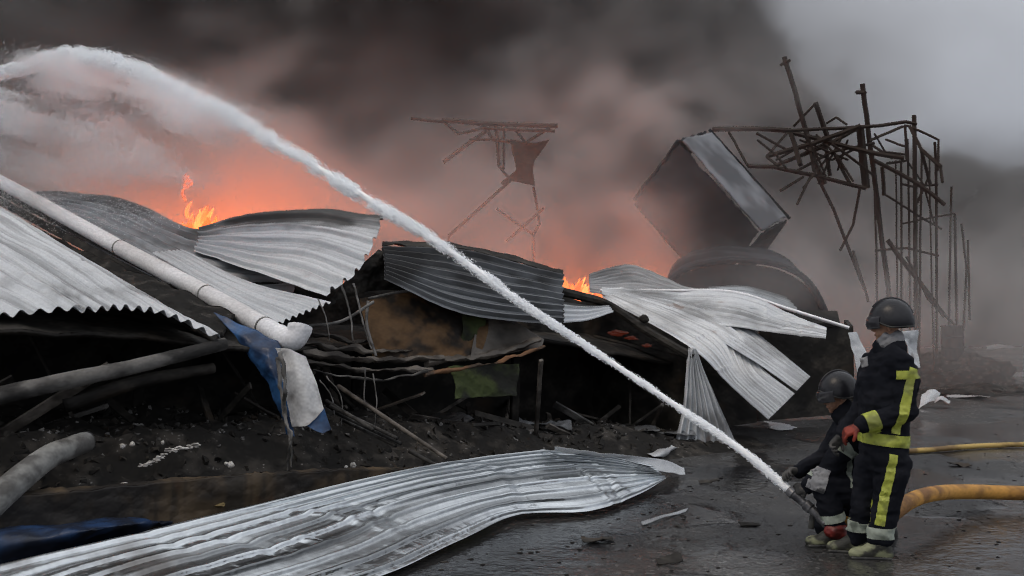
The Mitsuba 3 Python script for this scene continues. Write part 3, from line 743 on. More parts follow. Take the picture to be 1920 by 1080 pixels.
# charred timber and goods jumbled in the openings
r = np.random.default_rng(51)
for i in range(44):
    s = r.uniform(3.4, 9.0) if i < 28 else r.uniform(-2.5, 3.4)
    d = r.uniform(0.15, 1.5)
    z = float(heap_height(np.array([s]), np.array([d]))[0])
    L, el, az = r.uniform(0.35, 1.3), abs(r.normal(0.15, 0.45)), r.uniform(0, 6.3)
    v = np.array([math.cos(az) * math.cos(el), math.sin(az) * math.cos(el), math.sin(el)]) * L
    a_ = W(s, d, z + 0.01)
    m = bar(a_, a_ + v, r.uniform(0.03, 0.11), r.uniform(0.018, 0.035), r.uniform(0, 3))
    m = m.subdivide().subdivide()
    m.vertices = m.vertices + (meshkit.fbm(m.vertices * 12 + i, 3, i)[:, None] - 0.5) * 0.018
    mat = ['plank', 'charred', 'grey_wood'][int(r.choice(3, p=[0.5, 0.32, 0.18]))]
    zone = 'under the left pale roof sheets' if s < 2.2 else 'behind the bundle of sticks' if s < 4.6 else 'below the sagging awning' if s < 6.8 else 'in the black opening left of the hanging sheet'
    tone = {'plank': 'brownish scorched board', 'charred': 'pitch-black charred board', 'grey_wood': 'greyish weathered board'}[mat]
    single('charred_board', f'{tone} lying on the rubble {zone}', 'board', m, mat, False, group=f'{tone}s {zone}')
for i, (s, d, z, sz) in enumerate(((5.2, 0.6, 0.55, 0.22), (6.6, 0.5, 0.42, 0.2), (7.9, 0.3, 0.32, 0.24), (8.5, 0.0, 0.22, 0.16), (-1.6, 0.3, 0.85, 0.2))):
    c_ = W(s, d, z)
    net = [[c_ + np.array([x_ * sz * 1.6, y_ * sz, 0.10 * sz * r.normal()]) for y_ in (-1, 0, 1)] for x_ in (-1, 0, 1)]
    single('crumpled_scrap', ['crumpled dark metal scrap on the rubble right of the stick bundle', 'crumpled dark metal scrap on the rubble below the green cloth', 'crumpled metal scrap on the rubble left of the hanging sheet', 'smallest crumpled scrap nearest the foot of the hanging sheet', 'crumpled dark metal scrap on the rubble above the leaning post'][i], 'scrap metal',
           cloth(net, 26, 20, 0.10, 5, 60 + i, 0.006), 'zinc_dark', True)

# tarpaulins and cloth
t_net = [[at(400, 585, 10.9), at(462, 612, 10.75), at(522, 642, 10.6)], [at(448, 640, 10.65), at(490, 655, 10.5), at(532, 672, 10.45)], [at(492, 702, 10.5), at(516, 712, 10.35), at(540, 725, 10.4)],
         [at(524, 770, 10.4), at(537, 774, 10.3), at(550, 782, 10.35)], [at(533, 815, 10.35), at(541, 816, 10.3), at(552, 818, 10.3)]]
single('blue_tarpaulin', 'torn blue tarpaulin hanging in a twisted strip under the pipe elbow', 'tarpaulin', cloth(t_net, 90, 40, 0.05, 5, 3, 0.004), 'blue_tarp', True)
k = thing('white_cloth', 'grubby white cloth hanging beside the blue tarpaulin', 'cloth')
w_net = [[at(514, 652, 10.5), at(545, 655, 10.35), at(574, 668, 10.4)], [at(529, 720, 10.4), at(562, 715, 10.25), at(592, 716, 10.35)], [at(548, 800, 10.3), at(577, 797, 10.2), at(607, 768, 10.3)]]
part(k, 'sheet', cloth(w_net, 60, 30, 0.03, 4, 6, 0.004, 0.02), 'white_cloth', True)
b_net = [[at(572, 796, 10.22), at(608, 766, 10.3)], [at(590, 806, 10.2), at(614, 784, 10.3)], [at(606, 812, 10.2), at(620, 806, 10.3)]]
part(k, 'hem', cloth(b_net, 20, 14, 0.02, 6, 7, 0.004), 'blue_tarp', True, label='blue torn lower corner')
for i, pts in enumerate(([(526, 660, 10.2), (536, 720, 10.1), (533, 775, 10.2), (545, 820, 10.1), (540, 870, 10.15), (550, 905, 10.1)], [(520, 670, 10.25), (532, 760, 10.2), (546, 850, 10.15), (544, 880, 10.1)])):
    log('hanging_rag', ['longer grey rag trailing below the blue tarpaulin', 'shorter grey rag trailing below the blue tarpaulin'][i], [at(*p) for p in pts], 0.020, 0.007, 'wire_grey', 'rag', 60, 1.8, 8)
g_net = [[G(-150, 1075, 0.02), G(-120, 1010, 0.20), G(-80, 985, 0.08)], [G(60, 1046, 0.02), G(80, 1000, 0.20), G(110, 975, 0.08)], [G(190, 1018, 0.02), G(200, 985, 0.22), G(215, 965, 0.06)], [G(330, 985, 0.02), G(330, 974, 0.06), G(335, 966, 0.03)]]
single('blue_tarpaulin', 'dirty dark blue tarpaulin crumpled on the ground at lower left', 'tarpaulin', cloth(g_net, 110, 50, 0.07, 3, 9, 0.004), 'blue_tarp_dirty', True)
clump = [lump(at(415 + r.normal(0, 24), 955 + r.normal(0, 9), 9.75 + r.normal(0, 0.12)), r.uniform(0.02, 0.055), i, 1, 0.8, (1.4, 1, 0.6)) for i in range(70)]
single('straw_clump', 'yellowish clump of burnt straw behind the edge of the wet sheet', 'straw', cat_mesh(clump), 'straw', False, kind='stuff')

# collapsed awning in the middle
k = thing('collapsed_awning', 'collapsed burnt awning of sagging boards and brown scorched cloth', 'awning')
for (a, b, w, m) in (((562, 640, 11.4), (800, 656, 12.2), 0.07, 'plank'), ((566, 660, 11.35), (830, 672, 12.2), 0.10, 'plank'), ((572, 678, 11.3), (812, 690, 12.0), 0.08, 'plank'), ((584, 700, 11.25), (800, 700, 11.85), 0.03, 'grey_wood'),
                     ((796, 702, 11.85), (1020, 648, 12.9), 0.05, 'rust_edge'), ((560, 622, 11.5), (760, 634, 12.3), 0.06, 'plank'), ((800, 680, 12.1), (1010, 638, 13.0), 0.09, 'brown_sheet')):
    bp = catmull([at(*a), (at(*a) + at(*b)) / 2 - [0, 0, 0.05], at(*b)], 60)
    bm = tube(bp, w * 0.62, 10, squash=0.55)
    bm.vertices = bm.vertices + (meshkit.fbm(bm.vertices * np.array([5, 5, 14]) + w * 90, 4, 7)[:, None] - 0.5) * np.array([0.05, 0.05, 0.13])
    part(k, 'board', bm, m, 30)
part(k, 'cloth', cloth([[at(676, 556, 12.2), at(800, 548, 12.6), at(918, 572, 13.0)], [at(684, 610, 12.0), at(800, 606, 12.3), at(915, 618, 12.7)], [at(700, 672, 11.9), at(800, 676, 12.1), at(905, 662, 12.5)]], 60, 90, 0.10, 2.5, 11, 0.006, 0.02), 'brown_cloth', True)
part(k, 'side_cloth', cloth([[at(862, 566, 12.55), at(915, 580, 12.8)], [at(866, 610, 12.5), at(908, 616, 12.7)], [at(862, 645, 12.45), at(900, 640, 12.6)]], 40, 24, 0.06, 4, 13, 0.006), 'green_cloth', True)
part(k, 'panel', cloth([[at(900, 572, 12.85), at(960, 600, 13.1), at(1022, 634, 13.3)], [at(890, 625, 12.6), at(950, 640, 12.9), at(1016, 650, 13.1)], [at(880, 672, 12.4), at(950, 662, 12.7), at(1012, 652, 13.0)]], 30, 40, 0.04, 2, 14, 0.006), 'brown_sheet', True)
for pts in ([(690, 560, 12.1), (760, 546, 12.3), (830, 546, 12.5), (880, 570, 12.7), (965, 606, 13.0)], [(690, 565, 12.0), (688, 610, 11.9), (705, 668, 11.8)], [(572, 612, 11.4), (640, 602, 11.6), (700, 566, 11.9)]):
    part(k, 'trim', tube(catmull([at(*p) for p in pts], 40), 0.018, 6), 'wire_grey', True)
c_net = [[at(704, 470, 12.55), at(714, 474, 12.6), at(724, 484, 12.7)], [at(652, 522, 12.2), at(720, 500, 12.6), at(800, 508, 12.9)], [at(612, 575, 11.9), at(700, 545, 12.5), at(830, 552, 12.9)]]
single('charred_curtain', 'black ragged sheet added as the dark underside at the right end of the bright ribbed sheet', 'curtain', cloth(c_net, 70, 90, 0.14, 3.5, 15, 0.006), 'charred', True)  # added black sheet, stands in for the dark underside of the ribbed sheet
single('green_cloth', 'scorched green cloth hanging in the dark opening below the awning', 'cloth', cloth([[at(838, 690, 12.2), at(905, 684, 12.6), at(974, 682, 12.9)], [at(848, 715, 12.1), at(905, 714, 12.5), at(970, 712, 12.8)], [at(852, 748, 12.0), at(905, 744, 12.4), at(966, 744, 12.7)]], 40, 60, 0.08, 4, 16, 0.005, 0.03), 'green_cloth', True)
strands = [[(640, 535, 11.6), (655, 580, 11.5), (662, 640, 11.4)], [(664, 530, 11.7), (676, 585, 11.6), (696, 655, 11.5)], [(600, 712, 11.2), (620, 740, 11.1), (628, 780, 11.0)], [(612, 705, 11.2), (640, 745, 11.1), (640, 800, 11.0)],
           [(685, 690, 11.4), (683, 745, 11.4), (690, 770, 11.4)], [(700, 700, 11.5), (706, 750, 11.4), (702, 800, 11.3)], [(596, 560, 11.3), (612, 600, 11.3), (618, 640, 11.3)]]
for i, pts in enumerate(strands):
    lab = ['left pale strand hanging in front of the burnt curtain', 'right pale strand hanging in front of the burnt curtain', 'thin wire curling left of the stick bundle', 'second thin wire curling above the stick bundle', 'thin wire dangling from the grey board edge', 'longest thin wire dangling right of the stick bundle', 'short wire hanging beside the pipe elbow'][i]
    log('hanging_wire', lab, [at(*p) for p in pts], 0.013 if i < 2 else 0.008, 0.009 if i < 2 else 0.006, 'wire_grey', 'wire', 40, 1.4, 6)

# embers inside the right stall
for i, (px, py, sz) in enumerate(((1160, 624, 0.04), (1184, 634, 0.028), (1212, 648, 0.022))):
    e = thing('ember', ['largest dull red ember glowing inside the right stall', 'middle dull red ember glowing inside the right stall', 'smallest dull red ember glowing inside the right stall'][i], 'ember', group='embers under the right roof')
    put(e, lump(at(px, py, 14.9), sz, 60 + i, 3, 1.3, (2.2, 1, 0.8)), 'charred', True)
    scene[e]['emitter'] = {'type': 'area', 'radiance': rgb(0.012, 0.0016, 0.0006)}
# ------------------------------------------------------------------ behind the stalls, in the smoke
def emitter(key, r, g, b):
    scene[key]['emitter'] = {'type': 'area', 'radiance': rgb(r, g, b)}


def tongue(base, h, w, seed, lean=0.2):
    n = 16
    t = np.linspace(0, 1, n)
    r_ = np.random.default_rng(seed)
    path = np.stack([base[0] + lean * h * t**1.5 + 0.12 * w * np.sin(7 * t + seed), base[1] + 0.06 * np.sin(5 * t + seed), base[2] + h * t], 1)
    rad = w * (np.sin(np.pi * np.clip(t * 0.9 + 0.1, 0, 1)) ** 0.8) * (1 - 0.55 * t) + 0.01
    m = tube(path, rad, 14)
    m.vertices = m.vertices + (meshkit.fbm(m.vertices * 3.2 / max(w, 0.1) * 0.3 + seed, 3, seed)[:, None] - 0.5) * w * 0.8
    return m


def flames(parent, spots, seed, colours):
    """Many thin tongues, in a few shades of one fire."""
    r_ = np.random.default_rng(seed)
    sets = [[] for _ in colours]
    for i_, (px, py, Yd, h, w) in enumerate(spots):
        m_ = tongue(at(px, py, Yd), h, w, seed * 50 + i_, r_.uniform(-0.1, 0.35))
        sets[int(r_.integers(len(colours)))].append(m_)
    for s_, col in zip(sets, colours):
        emitter(part(parent, 'flame', cat_mesh(s_), 'charred', True, kind='stuff'), *col)


r = np.random.default_rng(17)
k = thing('fire', 'orange fire flaring up behind the valley in the left roof', 'fire')
spots = []
for i in range(38):
    px = r.normal(371, 20)
    spots.append((px, 444, 18.3 + r.uniform(0, 0.8), r.uniform(0.14, 0.46) * math.exp(-((px - 370) / 34) ** 2) + 0.12, r.uniform(0.03, 0.075)))
spots += [(348, 352, 18.5, 0.22, 0.06), (354, 346, 18.6, 0.15, 0.045), (345, 378, 18.5, 0.24, 0.025), (350, 408, 18.6, 0.28, 0.03)]
flames(k, spots, 3, ((0.6, 0.075, 0.012), (0.9, 0.12, 0.02), (1.3, 0.21, 0.045)))
for i, (x, y, z, r_) in enumerate(((-5.6, 18.9, 1.9, 0.55), (-4.9, 19.2, 2.1, 0.65), (-4.0, 19.6, 1.8, 0.5))):  # the seat of the fire, behind the roofs
    q_ = part(k, 'fire_bed', lump((x, y, z), r_, 80 + i, 3, 0.6, (1.2, 1, 0.8)), 'charred', True)
    emitter(q_, 7.5, 1.25, 0.13)
k = thing('fire', 'orange fire glowing through smoke between the middle and right roofs', 'fire')
spots = []
for i in range(28):
    spots.append((r.normal(1092, 26), 565, 24.3 + r.uniform(0, 0.9), r.uniform(0.2, 0.62), r.uniform(0.04, 0.10)))
flames(k, spots, 4, ((0.5, 0.065, 0.012), (0.8, 0.12, 0.02), (1.2, 0.22, 0.05)))
for i, (x, y, z, r_) in enumerate(((1.3, 24.9, 1.7, 0.6), (2.5, 25.3, 1.7, 0.65), (-1.2, 21.4, 1.5, 0.4), (-2.4, 21.8, 1.6, 0.4))):
    q_ = part(k, 'fire_bed', lump((x, y, z), r_, 90 + i, 3, 0.6, (1.3, 1, 0.7)), 'charred', True)
    e = 5.2 if i < 2 else 1.2
    emitter(q_, e, e * 0.17, e * 0.016)
k = thing('fire', 'tiny flame licking over the top of the dark ribbed sheet', 'fire')
q_ = part(k, 'tongue', tongue(at(858, 476, 14.2), 0.09, 0.05, 31, 0.3), 'charred', True)
emitter(q_, 0.9, 0.35, 0.14)

k = thing('fire', 'fire glowing dull orange low in the smoke under the twisted frame', 'fire')
for i, (x, y, z, r_) in enumerate(((10.4, 31.0, 0.1, 0.35),)):
    q_ = part(k, 'fire_bed', lump((x, y, z), r_, 97 + i, 3, 0.6, (1.2, 1, 0.8)), 'charred', True)
    emitter(q_, 2.2, 0.45, 0.09)

back_a = [[at(1105, 548, 18.3), at(1105, 512, 19.0)], [at(1180, 556, 18.2), at(1178, 496, 19.4)], [at(1250, 560, 18.2), at(1240, 520, 19.2)], [at(1330, 565, 18.2), at(1320, 545, 18.9)]]
sheet('corrugated_roof_sheet', 'hazy grey roof sheet humped behind the right roof near the fire', back_a, 9, 0.03, 'zinc_haze', nu=60, dent=0.10, seed=31, group=ROOF)
k = thing('arched_roof', 'dark arched roof looming through smoke behind the right roof', 'roof')
arch = catmull([at(1225, 600, 21), at(1262, 520, 21), at(1330, 492, 21), at(1400, 488, 21), at(1470, 500, 21), at(1525, 540, 21), at(1570, 640, 21)], 50)
part(k, 'rim', tube(arch, 0.06, 8), 'dark_panel', 40)
P = np.stack([arch, arch + np.array([0.6, 3.5, 0.5])], 1)
P = P[:, :1] + (P[:, 1:] - P[:, :1]) * np.linspace(0.02, 1, 8)[None, :, None]
part(k, 'shell', grid_solid(P, 0.03), 'dark_panel', True)
base_line = arch.copy()
base_line[:, 2] = np.minimum(arch[:, 2], 0.4)
P = base_line[:, None] + (arch - base_line)[:, None] * np.linspace(0, 0.97, 10)[None, :, None] + [0, 0.25, 0]
part(k, 'end_wall', grid_solid(P, 0.05), 'dark_panel', True)

# cabin tipped on its corner
c0 = at(1272, 258, 24.5)
eu, ev_, ew = (at(1431, 436, 24.0) - c0), (at(1184, 378, 24.8) - c0), (at(1330, 243, 26.0) - c0)
k = thing('tipped_cabin', 'dark box-shaped cabin tipped up on its corner in the smoke', 'cabin')


def panel(a, u, v, nu, nv, ribs, amp, mat, name, inset=0.03):
    U, V = np.meshgrid(np.linspace(inset, 1 - inset, nu), np.linspace(inset, 1 - inset, nv), indexing='ij')
    P = a + U[..., None] * u + V[..., None] * v
    n = unit(np.cross(u, v))
    P = P + n * (amp * wave(V * ribs, 'box') + 0.16 * (meshkit.fbm(P * 0.8, 3, 5) - 0.5))[..., None]
    rag = (meshkit.fbm(P * 3.0, 4, 6) - 0.5)[..., None] * 0.16
    P = P + rag * (unit(u) * ((U > 0.93) * 1.0 - (U < 0.07))[..., None] + unit(v) * ((V > 0.93) * 1.0 - (V < 0.07))[..., None])
    part(k, name, grid_solid(P, 0.04), mat, True)


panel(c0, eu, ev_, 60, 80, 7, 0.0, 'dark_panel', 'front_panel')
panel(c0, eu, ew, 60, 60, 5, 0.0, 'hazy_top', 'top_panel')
panel(c0 + eu, ev_, ew, 40, 40, 5, 0.02, 'dark_panel', 'end_panel')
panel(c0 + ev_, eu, ew, 40, 40, 5, 0.02, 'dark_panel', 'base_panel')
panel(c0, ev_, ew, 40, 40, 4, 0.02, 'dark_panel', 'side_panel')
for a, b in ((c0 + ew, c0 + eu + ew), (c0 + ev_ + ew, c0 + ev_ + eu + ew)):
    part(k, 'edge_beam', bar(a, b, 0.07), 'dark_panel')

# twisted steel frames
k = thing('steel_frame', 'tall twisted steel frame with two bent masts on the right', 'steel frame')
PXM = 27.0 / 2100
members = [
    (9, [(1471, 106), (1492, 178), (1511, 244), (1519, 281), (1547, 345)]), (6, [(1464, 122), (1480, 114)]), (9, [(1617, 157), (1626, 234), (1635, 300), (1650, 420), (1668, 565), (1672, 738)]), (7, [(1606, 173), (1622, 174)]),
    (9, [(1337, 242), (1420, 241), (1484, 246)]), (6, [(1470, 245), (1560, 241), (1645, 237), (1698, 229), (1718, 233)]), (5, [(1488, 237), (1530, 193)]), (9, [(1529, 192), (1547, 244), (1557, 270)]),
    (4, [(1550, 231), (1568, 220), (1588, 234)]), (5, [(1475, 250), (1437, 294)]), (5, [(1418, 250), (1484, 285)]), (9, [(1481, 247), (1492, 280), (1501, 309)]), (8, [(1441, 292), (1525, 269), (1613, 236)]),
    (7, [(1446, 314), (1550, 272), (1606, 242)]), (8, [(1484, 248), (1519, 258), (1629, 285), (1695, 297)]), (6, [(1516, 259), (1526, 322)]), (7, [(1544, 256), (1557, 329)]), (6, [(1564, 288), (1594, 343)]), (5, [(1437, 294), (1459, 311)]),
    (7, [(1402, 311), (1450, 313), (1531, 329), (1623, 354)]), (5, [(1366, 248), (1402, 311)]), (7, [(1531, 329), (1563, 395), (1622, 545)]), (5, [(1519, 332), (1494, 384)]), (5, [(1506, 332), (1463, 358)]), (5, [(1548, 300), (1506, 352)]),
    (5, [(1630, 264), (1694, 236)]), (5, [(1632, 269), (1673, 297)]), (5, [(1697, 234), (1700, 301), (1662, 307)]), (8, [(1714, 216), (1716, 420), (1719, 738)]), (7, [(1705, 237), (1727, 281), (1764, 313)]), (6, [(1727, 281), (1744, 345)]),
    (5, [(1752, 267), (1755, 300), (1757, 738)]), (5, [(1764, 313), (1767, 342)]), (14, [(1613, 237), (1618, 300), (1624, 353)]), (7, [(1654, 313), (1658, 366)]), (7, [(1636, 300), (1720, 344), (1772, 384)]), (8, [(1664, 450), (1720, 525), (1772, 594)]),
    (5, [(1790, 400), (1796, 738)]), (4, [(1815, 450), (1818, 600)]), (5, [(1600, 470), (1628, 565)]), (5, [(1560, 270), (1640, 330)]), (4, [(1500, 262), (1590, 300)]), (4, [(1480, 300), (1560, 262)]), (4, [(1590, 262), (1570, 320)]),
    (4, [(1660, 262), (1700, 275)]), (5, [(1742, 330), (1720, 380)]), (4, [(1690, 300), (1690, 738)]),     (4, [(1702, 260), (1708, 738)]), (4, [(1728, 290), (1722, 738)]), (3, [(1742, 300), (1752, 738)]), (4, [(1784, 350), (1776, 738)]), (3, [(1680, 300), (1684, 738)]), (4, [(1640, 350), (1648, 738)]), (4, [(1700, 235), (1760, 262), (1758, 320)]), (3, [(1690, 420), (1790, 400)]),
    (4, [(1455, 300), (1500, 275), (1560, 300), (1612, 275)]), (5, [(1495, 320), (1560, 285), (1640, 268)]), (4, [(1530, 252), (1575, 300), (1600, 340)]), (4, [(1585, 245), (1555, 300), (1535, 345)]), (5, [(1508, 245), (1535, 300), (1548, 330)]),
    (4, [(1640, 250), (1660, 285), (1700, 290)]), (4, [(1420, 262), (1455, 290), (1475, 318)]), (4, [(1700, 300), (1730, 345), (1752, 420)]), (4, [(1802, 420), (1812, 500), (1806, 620)]),
    (4, [(1690, 345), (1712, 350), (1760, 345)]), (4, [(1660, 366), (1715, 400), (1765, 430)]), (4, [(1640, 470), (1700, 465), (1760, 480)]), (5, [(1612, 354), (1600, 420), (1575, 470)]), (4, [(1700, 480), (1740, 560), (1790, 610)]),
]
r = np.random.default_rng(21)
for i, (w, pts) in enumerate(members):
    Y0 = 27.0 + r.uniform(-0.7, 0.7)
    dY = r.uniform(-0.8, 0.8)
    pts3 = [at(px, py, Y0 + dY * j / max(len(pts) - 1, 1)) for j, (px, py) in enumerate(pts)]
    path = np.vstack([np.linspace(a_, b_, 6, endpoint=False) for a_, b_ in zip(pts3[:-1], pts3[1:])] + [pts3[-1:]])
    path = path + (meshkit.fbm(path * 1.5 + i, 3, i)[:, None] - 0.5) * 0.05 * np.array([1, 0.5, 1])
    part(k, 'strut', tube(path, w * PXM / 2 * 1.1, 4), 'frame_steel', 35)

k = thing('steel_frame', 'faint burnt steel frame hanging in the smoke above the middle roof', 'steel frame')
members2 = [(9, [(828, 226), (905, 232), (1046, 236)]), (6, [(900, 240), (1040, 246)]), (8, [(925, 236), (880, 268), (832, 304)]), (7, [(930, 236), (936, 312)]), (5, [(945, 244), (944, 318)]), (6, [(965, 240), (985, 268)]),
            (6, [(960, 336), (900, 390), (842, 442)]), (5, [(1020, 390), (950, 452)]), (5, [(930, 392), (1000, 440)]), (6, [(770, 222), (832, 228)]), (5, [(936, 312), (958, 340)]), (6, [(905, 232), (925, 262), (985, 268), (1030, 240)]), (5, [(880, 262), (936, 262)]), (7, [(985, 268), (975, 318), (940, 345), (960, 336)]), (6, [(832, 228), (860, 250), (900, 242)]), (5, [(1000, 350), (1012, 420), (1000, 440)]), (4, [(1000, 440), (1004, 738)]), (4, [(842, 442), (836, 738)])]
for i, (w, pts) in enumerate(members2):
    Y0 = 27.5 + r.uniform(-0.5, 0.5)
    pts3 = [at(px, py, Y0) for px, py in pts]
    path = np.vstack([np.linspace(a_, b_, 6, endpoint=False) for a_, b_ in zip(pts3[:-1], pts3[1:])] + [pts3[-1:]])
    path = path + (meshkit.fbm(path * 1.5 + i, 3, i)[:, None] - 0.5) * 0.05
    part(k, 'strut', tube(path, w * PXM / 2, 4), 'frame_steel', 35)
part(k, 'hanging_sheet', cloth([[at(955, 262, 27.2), at(995, 268, 27.4), at(1030, 262, 27.6)], [at(958, 290, 27.2), at(985, 290, 27.4), at(1012, 288, 27.5)], [at(965, 318, 27.2), at(980, 318, 27.3), at(998, 312, 27.4)], [at(946, 338, 27.2), at(972, 342, 27.3), at(1002, 350, 27.4)]], 50, 40, 0.18, 1.6, 17, 0.02, 0.03), 'frame_steel', True)

# debris field on the right
for i, (px, py, Yd, sx, sz, lab) in enumerate(((1850, 735, 25, 1.5, 0.25, 'low black debris mound at the right edge, nearest of three'), (1800, 715, 28, 1.6, 0.32, 'middle low black debris mound on the right'), (1880, 690, 33, 2.4, 0.45, 'farthest black debris mound on the right, fading in smoke'),
                                                (1745, 700, 29, 1.0, 0.35, 'small black debris mound behind the standing firefighter'),
                                                (1786, 700, 27.4, 1.3, 0.92, 'taller black debris mound carrying the scorched barrel'))):
    c = at(px, py, Yd)
    m = lump([c[0], c[1], 0.0], 1.0, 70 + i, 4, 0.6, (sx, 0.9, sz))
    m.vertices += (meshkit.fbm(m.vertices * 4, 4, i)[:, None] - 0.5) * np.array([0.1, 0.1, 0.22])
    single('debris_mound', lab, 'debris', m, 'ash', True)
for i, (a, b, c, d) in enumerate((((1722, 765, 21.6), (1728, 742, 22.0), (1762, 738, 22.3), (1756, 752, 21.9)), ((1752, 756, 21.5), (1758, 748, 21.8), (1782, 752, 22.0), (1778, 760, 21.6)))):
    single('scrap_piece', ['jagged pale metal scrap on the ground right of the standing firefighter', 'smaller pale metal scrap just right of the jagged one'][i], 'scrap metal',
           cloth([[at(*a), at(*b)], [(at(*a) + at(*d)) / 2 + [0, 0, 0.05], (at(*b) + at(*c)) / 2 + [0, 0, 0.08]], [at(*d), at(*c)]], 24, 14, 0.10, 4, 40 + i, 0.01), 'zinc_bright', True)
for i, (x0, x1, py, Yd) in enumerate(((1775, 1862, 743, 24.0), (1830, 1925, 703, 31.0), (1850, 1900, 652, 36.0))):
    net = [[at(x0, py + 2, Yd), at(x0, py - 3, Yd + 0.5)], [at((x0 + x1) / 2, py + 1, Yd), at((x0 + x1) / 2, py - 6, Yd + 0.6)], [at(x1, py + 2, Yd), at(x1, py - 3, Yd + 0.5)]]
    single('scrap_sheet', ['long flat grey scrap sheet on the ground at right', 'grey scrap sheet lying on the debris at the right edge', 'farthest faint scrap sheet in the smoke at right'][i], 'scrap metal', cloth(net, 40, 8, 0.05, 2, 50 + i, 0.01), 'zinc_haze', True)
k = thing('barrel', 'dark scorched barrel standing in the smoke right of the standing firefighter', 'barrel')
b0 = np.array([*at(1786, 662, 27.3)[:2], 0.72])
prof = [(0, 0), (0.26, 0), (0.275, 0.02), (0.26, 0.05), (0.26, 0.28), (0.275, 0.30), (0.26, 0.32), (0.26, 0.55), (0.275, 0.57), (0.26, 0.59), (0.26, 0.80), (0.275, 0.83), (0.25, 0.85), (0.25, 0.83), (0, 0.83)]
m = trimesh.creation.revolve(np.array(prof), sections=28)
m.apply_translation(b0)
part(k, 'drum', m, 'dark_panel', 30)
# ------------------------------------------------------------------ water jet
JET_A, JET_D = np.array([2.13, 8.62]), np.array([-8.5, 6.5])


def on_jet(px, py, side=0.0):
    q = (px - 960) / FOCAL
    s = (JET_A[0] - JET_A[1] * q) / (JET_D[1] * q - JET_D[0])
    return at(px, py, JET_A[1] + JET_D[1] * s)


jet_px = [(1476, 916), (1400, 852), (1290, 776), (1150, 682), (1000, 584), (830, 462), (640, 342), (480, 250), (340, 178), (220, 124), (130, 104), (60, 124), (-40, 150)]
jet_w = [12, 11.5, 9.5, 9.5, 10.5, 13.5, 16, 19, 21, 20, 16, 12, 10]          # half thickness in pixels of the photograph
J = catmull([on_jet(*p) for p in jet_px], 420)
JW = np.interp(np.linspace(0, 1, 420), np.linspace(0, 1, 13), jet_w) * J[:, 1] / FOCAL
scene['water_white'] = {'type': 'twosided', 'bsdf': {'type': 'principled', 'base_color': rgb(0.90, 0.92, 0.94), 'roughness': 0.5, 'specular': 0.5}}
k = thing('water_jet', 'white jet of water arching from the hose nozzle over the burning stalls', 'water jet')
n_core = 330
core_r = JW * np.interp(np.linspace(0, 1, 420), [0, 0.3, 0.5, 0.65, 0.78, 1], [0.66, 0.50, 0.42, 0.28, 0.12, 0.02])
m = tube(J[:n_core], core_r[:n_core], 18)
nz = meshkit.fbm(m.vertices * np.array([3.0, 3.0, 6.0]) + 3, 4, 61) - 0.5
nz2 = meshkit.fbm(m.vertices * 14 + 3, 3, 62) - 0.5
ring = np.minimum(np.arange(len(m.vertices)) // 18, n_core - 1)
cdir = m.vertices - J[ring]
m.vertices = m.vertices + cdir * ((1.1 * nz + 0.7 * nz2) * np.clip((ring - 40) / 160, 0.06, 1))[:, None]
part(k, 'core', m, 'water_white', True)


def drops(P, size, seed, stretch_dir, stretch=2.5):
    """Many small stretched octahedral drops in one mesh."""
    n = len(P)
    r_ = np.random.default_rng(seed)
    d = stretch_dir / np.linalg.norm(stretch_dir, axis=1, keepdims=True)
    u = np.cross(d, r_.normal(size=(n, 3)))
    u /= np.linalg.norm(u, axis=1, keepdims=True)
    w = np.cross(d, u)
    s = size[:, None]
    v = np.stack([P + d * s * stretch, P + u * s, P + w * s, P - u * s, P - w * s, P - d * s * stretch], 1).reshape(-1, 3)
    f0 = np.array([[0, 1, 2], [0, 2, 3], [0, 3, 4], [0, 4, 1], [5, 2, 1], [5, 3, 2], [5, 4, 3], [5, 1, 4]])
    f = (f0[None] + (np.arange(n) * 6)[:, None, None]).reshape(-1, 3)
    return trimesh.Trimesh(v, f, process=False)


r = np.random.default_rng(33)
TAN = np.gradient(J, axis=0)
TAN /= np.linalg.norm(TAN, axis=1, keepdims=True)
n = 260000
t = r.random(n) ** 0.62                                              # denser towards the far end
i = np.minimum((t * 419).astype(int), 418)
fr_ = (t * 419 - i)[:, None]
c = J[i] * (1 - fr_) + J[i + 1] * fr_
rad = JW[i] * np.sqrt(-np.log(1 - 0.97 * r.random(n))) * np.interp(t, [0, 0.35, 0.6, 1], [0.46, 0.52, 0.62, 0.74])
a = r.random(n) * 2 * np.pi
up = np.cross(TAN[i], np.array([0.6, 0.8, 0.0]))
up /= np.linalg.norm(up, axis=1, keepdims=True)
up0 = up
sd = np.cross(TAN[i], up)
clumps = meshkit.fbm((c + np.cos(a)[:, None] * up0 * rad[:, None]) * 3.0 + 7, 4, 71)
off = (np.cos(a) * rad)[:, None] * up + (np.sin(a) * rad)[:, None] * sd
billow = (meshkit.fbm(c * 1.3, 3, 72) - 0.5)[:, None] * up * (JW[i] * 1.3 * t)[:, None]
keep = r.random(n) < np.clip((clumps - 0.36) * 4.2, 0.06, 1)
P = (c + off + billow)[keep]
size = (0.0022 + 0.0036 * r.random(n) ** 2)[keep] * np.interp(t[keep], [0, 0.4, 1], [0.8, 1.0, 1.7])
part(k, 'droplet', drops(P, size, 5, TAN[i][keep] + r.normal(0, 0.25, (keep.sum(), 3)), 3.0), 'water_white', False, kind='stuff')

